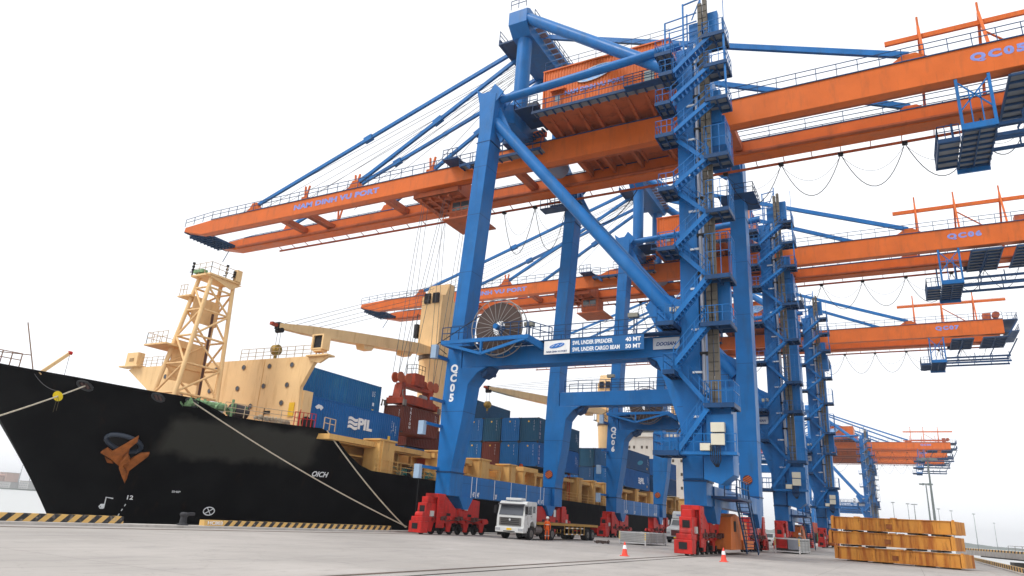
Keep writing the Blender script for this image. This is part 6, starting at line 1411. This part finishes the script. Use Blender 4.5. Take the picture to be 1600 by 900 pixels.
# stack of rusty lifting beams
d = Vector((0.9555, -0.2950, 0)); nrm = Vector((0.2950, 0.9555, 0)); ang = math.atan2(d.y, d.x)
SG = 'rusty spreader beams in a stack'
for k, (s0, s1, z0, lb) in enumerate(((0.1, 8.65, 0.10, 'bottom rusty orange lifting beam of the stack of three, reaching farthest right'), (-0.25, 8.2, 1.17, 'middle rusty orange lifting beam of the stack of three'), (0.0, 8.35, 2.22, 'top rusty orange lifting beam of the stack of three'))):
    c0 = Vector((26.3, 3.2, z0)) + d*((s0+s1)/2); L_ = (s1-s0)/2; t = thing('lifting_beam', tuple(c0), lb, 'lifting beam', SG, ang); H = 0.90
    for y in (0.0, 1.9):
        m = M().box(-L_+0.3, L_-0.3, y+0.03, y+0.31, 0.045, H-0.055); m.box(-L_+0.25, L_-0.25, y-0.03, y+0.37, H-0.05, H); m.box(-L_+0.25, L_-0.25, y-0.03, y+0.37, 0, 0.04)
        for q in (-0.62, -0.38, -0.13, 0.2, 0.45, 0.72): m.box(L_*q-0.012, L_*q+0.012, y-0.01, y+0.03, 0.045, H-0.055)
        for q in (-0.55, 0.06): m.box(L_*q-0.2, L_*q+0.2, y+0.05, y+0.3, H+0.001, H+0.06)
        pass
        m.build('side_beam', SPRUST, t)
    m = M().box(-L_, -L_+0.24, -0.035, 2.28, 0.02, H-0.02).box(L_-0.24, L_, -0.035, 2.28, 0.02, H-0.02).box(-L_+0.06, -L_+0.2, 0.0, 0.16, H-0.019, H+0.07).box(L_-0.2, L_-0.06, 0.0, 0.16, H-0.019, H+0.07)
    for x in (-L_*0.5, 0.0, L_*0.5): m.box(x-0.15, x+0.15, 0.34, 1.9, 0.2, 0.7)
    m.build('end_beam', SPRUST, t)
    M().box(-0.25, 0.15, -0.035, -0.01, 0.18, 0.56).build('socket', RUST, t); M().box(-0.29, 0.19, -0.05, -0.036, 0.5, 0.6).build('socket_lid', SPRUST, t)
    m = M()
    for x in (-L_+1.2, -L_*0.3, L_*0.35, L_-1.2): m.box(x-0.35, x+0.35, 0.0, 2.2, -0.13 if k else -0.1, -0.02)
    m.build('timber_packer', mat('dark_timber', (0.05,0.035,0.025), 0.9), t)

# light masts
LG = 'tall light masts beyond the beams'; LM = mat('galvanised_mast', (0.20,0.23,0.23), 0.5, 0.3)
def mast(x, y, h, label, r0=0.42, big=True):
    W_ = 1.5 if y < 480 and y > 400 and x > 35 or y < 200 else 0.7
    t = thing('light_mast', (x, y, 0), label, 'light mast', LG); M().tube((0,0,0), (0,0,h), r0, 14, r0*0.45).build('pole', LM, t, smooth=True)
    m = M().cyl((0,0,h), r0*1.6, 0.3, 'Z', 14)
    for k in range(6):
        a = k*math.pi/3; m.beam((0,0,h), (W_*math.cos(a), W_*math.sin(a), h), 0.1, 0.1); m.box(W_*math.cos(a)-0.35, W_*math.cos(a)+0.35, W_*math.sin(a)-0.28, W_*math.sin(a)+0.28, h-0.3, h+0.15)
    m.build('lamp_cluster', LM, t)
mast(36.8, 118, 18.8, 'thick nearest light mast rising above the rusty beams', 0.33); mast(38.0, 195, 18.9, 'second light mast just left of the thick one', 0.33)
mast(37.3, 469, 25, 'far light mast with a wide head, left of the two tall ones', 0.4)
for x, y, l in ((25.6,454,'faint far light mast nearest the far cranes'), (33.7,464,'faint far light mast left of the wide-headed one'), (52.2,521,'faint far light mast just right of the thick mast'), (60.7,545,'faint far light mast above the right half of the beams'), (76.9,586,'faint tall mast right of the rusty beams over the water'), (108,800,'faintest thin mast farthest right over the water')):
    mast(x, y, 25, l, 0.28)
# causeway on piles at right
cw = thing('causeway', (38.3, 88.0, -2.6), 'concrete causeway on dark piles with a striped kerb, at the far right edge', 'causeway', None, math.atan2(-0.978, 0.209))
M().box(0, 75, 0, 8, 2.9, 3.62).build('deck', CONC2, cw); M().box(0, 75, 3.6, 4.2, 2.6, 2.9).build('girder', DCONC, cw)
m = M()
for k in range(3):
    x = 24+k*24; m.box(x-0.8, x+0.8, 0.3, 7.7, 1.9, 2.44); m.cyl((x, 1.4, -1), 0.7, 5.8, 'Z', 14).cyl((x, 6.6, -1), 0.7, 5.8, 'Z', 14)
m.build('pile', DCONC, cw)
sk_ = striped('kerb', 0, 0.35, 0, 75, 0.28, 1.2, 0, 0.1)
sk_.data.transform(Matrix.Rotation(-math.pi/2, 4, 'Z')); sk_.parent = cw; sk_.location = (0, 0.36, 3.62)
M().rail([(0,7.8,3.62),(75,7.8,3.62)], h=1.0, step=3.0, r=0.04).build('railing', STEEL, cw)

# ------------------------------------------------------------------ far shores
hz = mat('far_shore_ground', (0.12,0.14,0.12), 0.9); 
m = M().prism([(-2600,560),(-1290,545),(-1180,560),(-900,900),(-700,1500),(-2600,1700)], -3.0, -0.5, 'Z'); tag(m.build('far_bank', hz), kind='structure')
m = M(); pts = [(-600, 3300), (2500, 2100)]
rr_ = random.Random(3); top = []; N_ = 160
for i in range(N_+1): top.append((i/N_, 9+rr_.random()*7+6*math.sin(i*0.21)+4*math.sin(i*0.07+1)))
vs = []
for t, h in top:
    x = -600+3100*t; y = 3300-1200*t; vs += [(x, y, -3), (x, y, h), (x+30, y+120, h*0.8), (x+60, y+300, -3)]
fs = []
for i in range(N_):
    for j in range(3): fs.append((4*i+j, 4*i+4+j, 4*i+5+j, 4*i+1+j))
m.add(vs, fs); tag(m.build('far_treeline', mat('far_foliage', (0.05,0.08,0.05), 0.95, var=0.4, scale=0.03)), kind='stuff')
bl = random.Random(5)
def far_block(x, y, w_, dpt, h, mt_, label, roof=None):
    t = thing('waterfront_building', (x, y, -0.5), label, 'building', 'buildings on the far bank'); b_ = M().box(-w_/2, w_/2, -dpt/2, dpt/2, 0, h).build('wall', mt_, t)
    m = M()
    for zz in range(int(h/3.4)):
        for xx in range(int(w_/5)): m.box(-w_/2+2+xx*5, -w_/2+4+xx*5, -dpt/2-0.1, -dpt/2, 1.2+zz*3.4, 2.8+zz*3.4)
    m.build('window_rows', mat('far_window', (0.12,0.14,0.16), 0.4), t); M().box(-w_/2-0.6, w_/2+0.6, -dpt/2-0.6, dpt/2+0.6, h, h+0.8).build('roof', roof or mat('far_roof_grey', (0.4,0.36,0.34), 0.7), t)
W1 = mat('far_wall_pink', (0.50,0.34,0.28), 0.7); W2 = mat('far_wall_grey', (0.48,0.47,0.46), 0.7)
far_block(-1320, 585, 60, 30, 18, W1, 'largest pinkish building on the far bank, cut by the left frame edge', mat('far_roof_red', (0.40,0.18,0.12), 0.7))
far_block(-1295, 600, 22, 20, 24, W1, 'taller pinkish tower on the far bank beside the left frame edge')
far_block(-1262, 590, 34, 20, 9, W2, 'low grey building on the far bank right of the pink ones')
far_block(-1225, 600, 28, 20, 12, W2, 'grey shed on the far bank close to the ship bow')
m = M()
for x, h in ((-1282, 46), (-1250, 30)): m.tube((x, 610, -0.5), (x, 610, h), 0.8, 8, 0.3)
tag(m.build('far_mast', LM), 'pair of thin masts on the far bank by the ship bow', 'mast')

# containers on land seen under the far portals
for k, (x, y, z, mt_, l) in enumerate(((10, 150, 0, CR, 'dark red container low in the far stack seen under the nearest crane'), (10, 150, 2.6, mat('container_orange_red', (0.42,0.07,0.04), 0.5, var=0.1), 'orange-red container on top of the far stack seen under the nearest crane'), (13, 150, 0, mat('container_green', (0.03,0.16,0.08), 0.5, var=0.1), 'green container low in the far stack under the cranes'))):
    container(x, y, z, 12.19, 2.6, mt_, l, 'containers standing on the far quay')

# ------------------------------------------------------------------ haze
hm = bpy.data.materials.new('sea_haze'); hm.use_nodes = True; t_ = hm.node_tree
for n_ in list(t_.nodes): t_.nodes.remove(n_)
pv = t_.nodes.new('ShaderNodeVolumePrincipled'); pv.inputs['Color'].default_value = (0.93,0.95,0.98,1); pv.inputs['Density'].default_value = 0.00025; pv.inputs['Anisotropy'].default_value = 0.2
ou = t_.nodes.new('ShaderNodeOutputMaterial'); t_.links.new(pv.outputs[0], ou.inputs['Volume'])
HZ = True
if HZ:
    tag(M().box(-3550, 3550, -3550, 3550, -12, 62).build('haze', hm), kind='stuff')
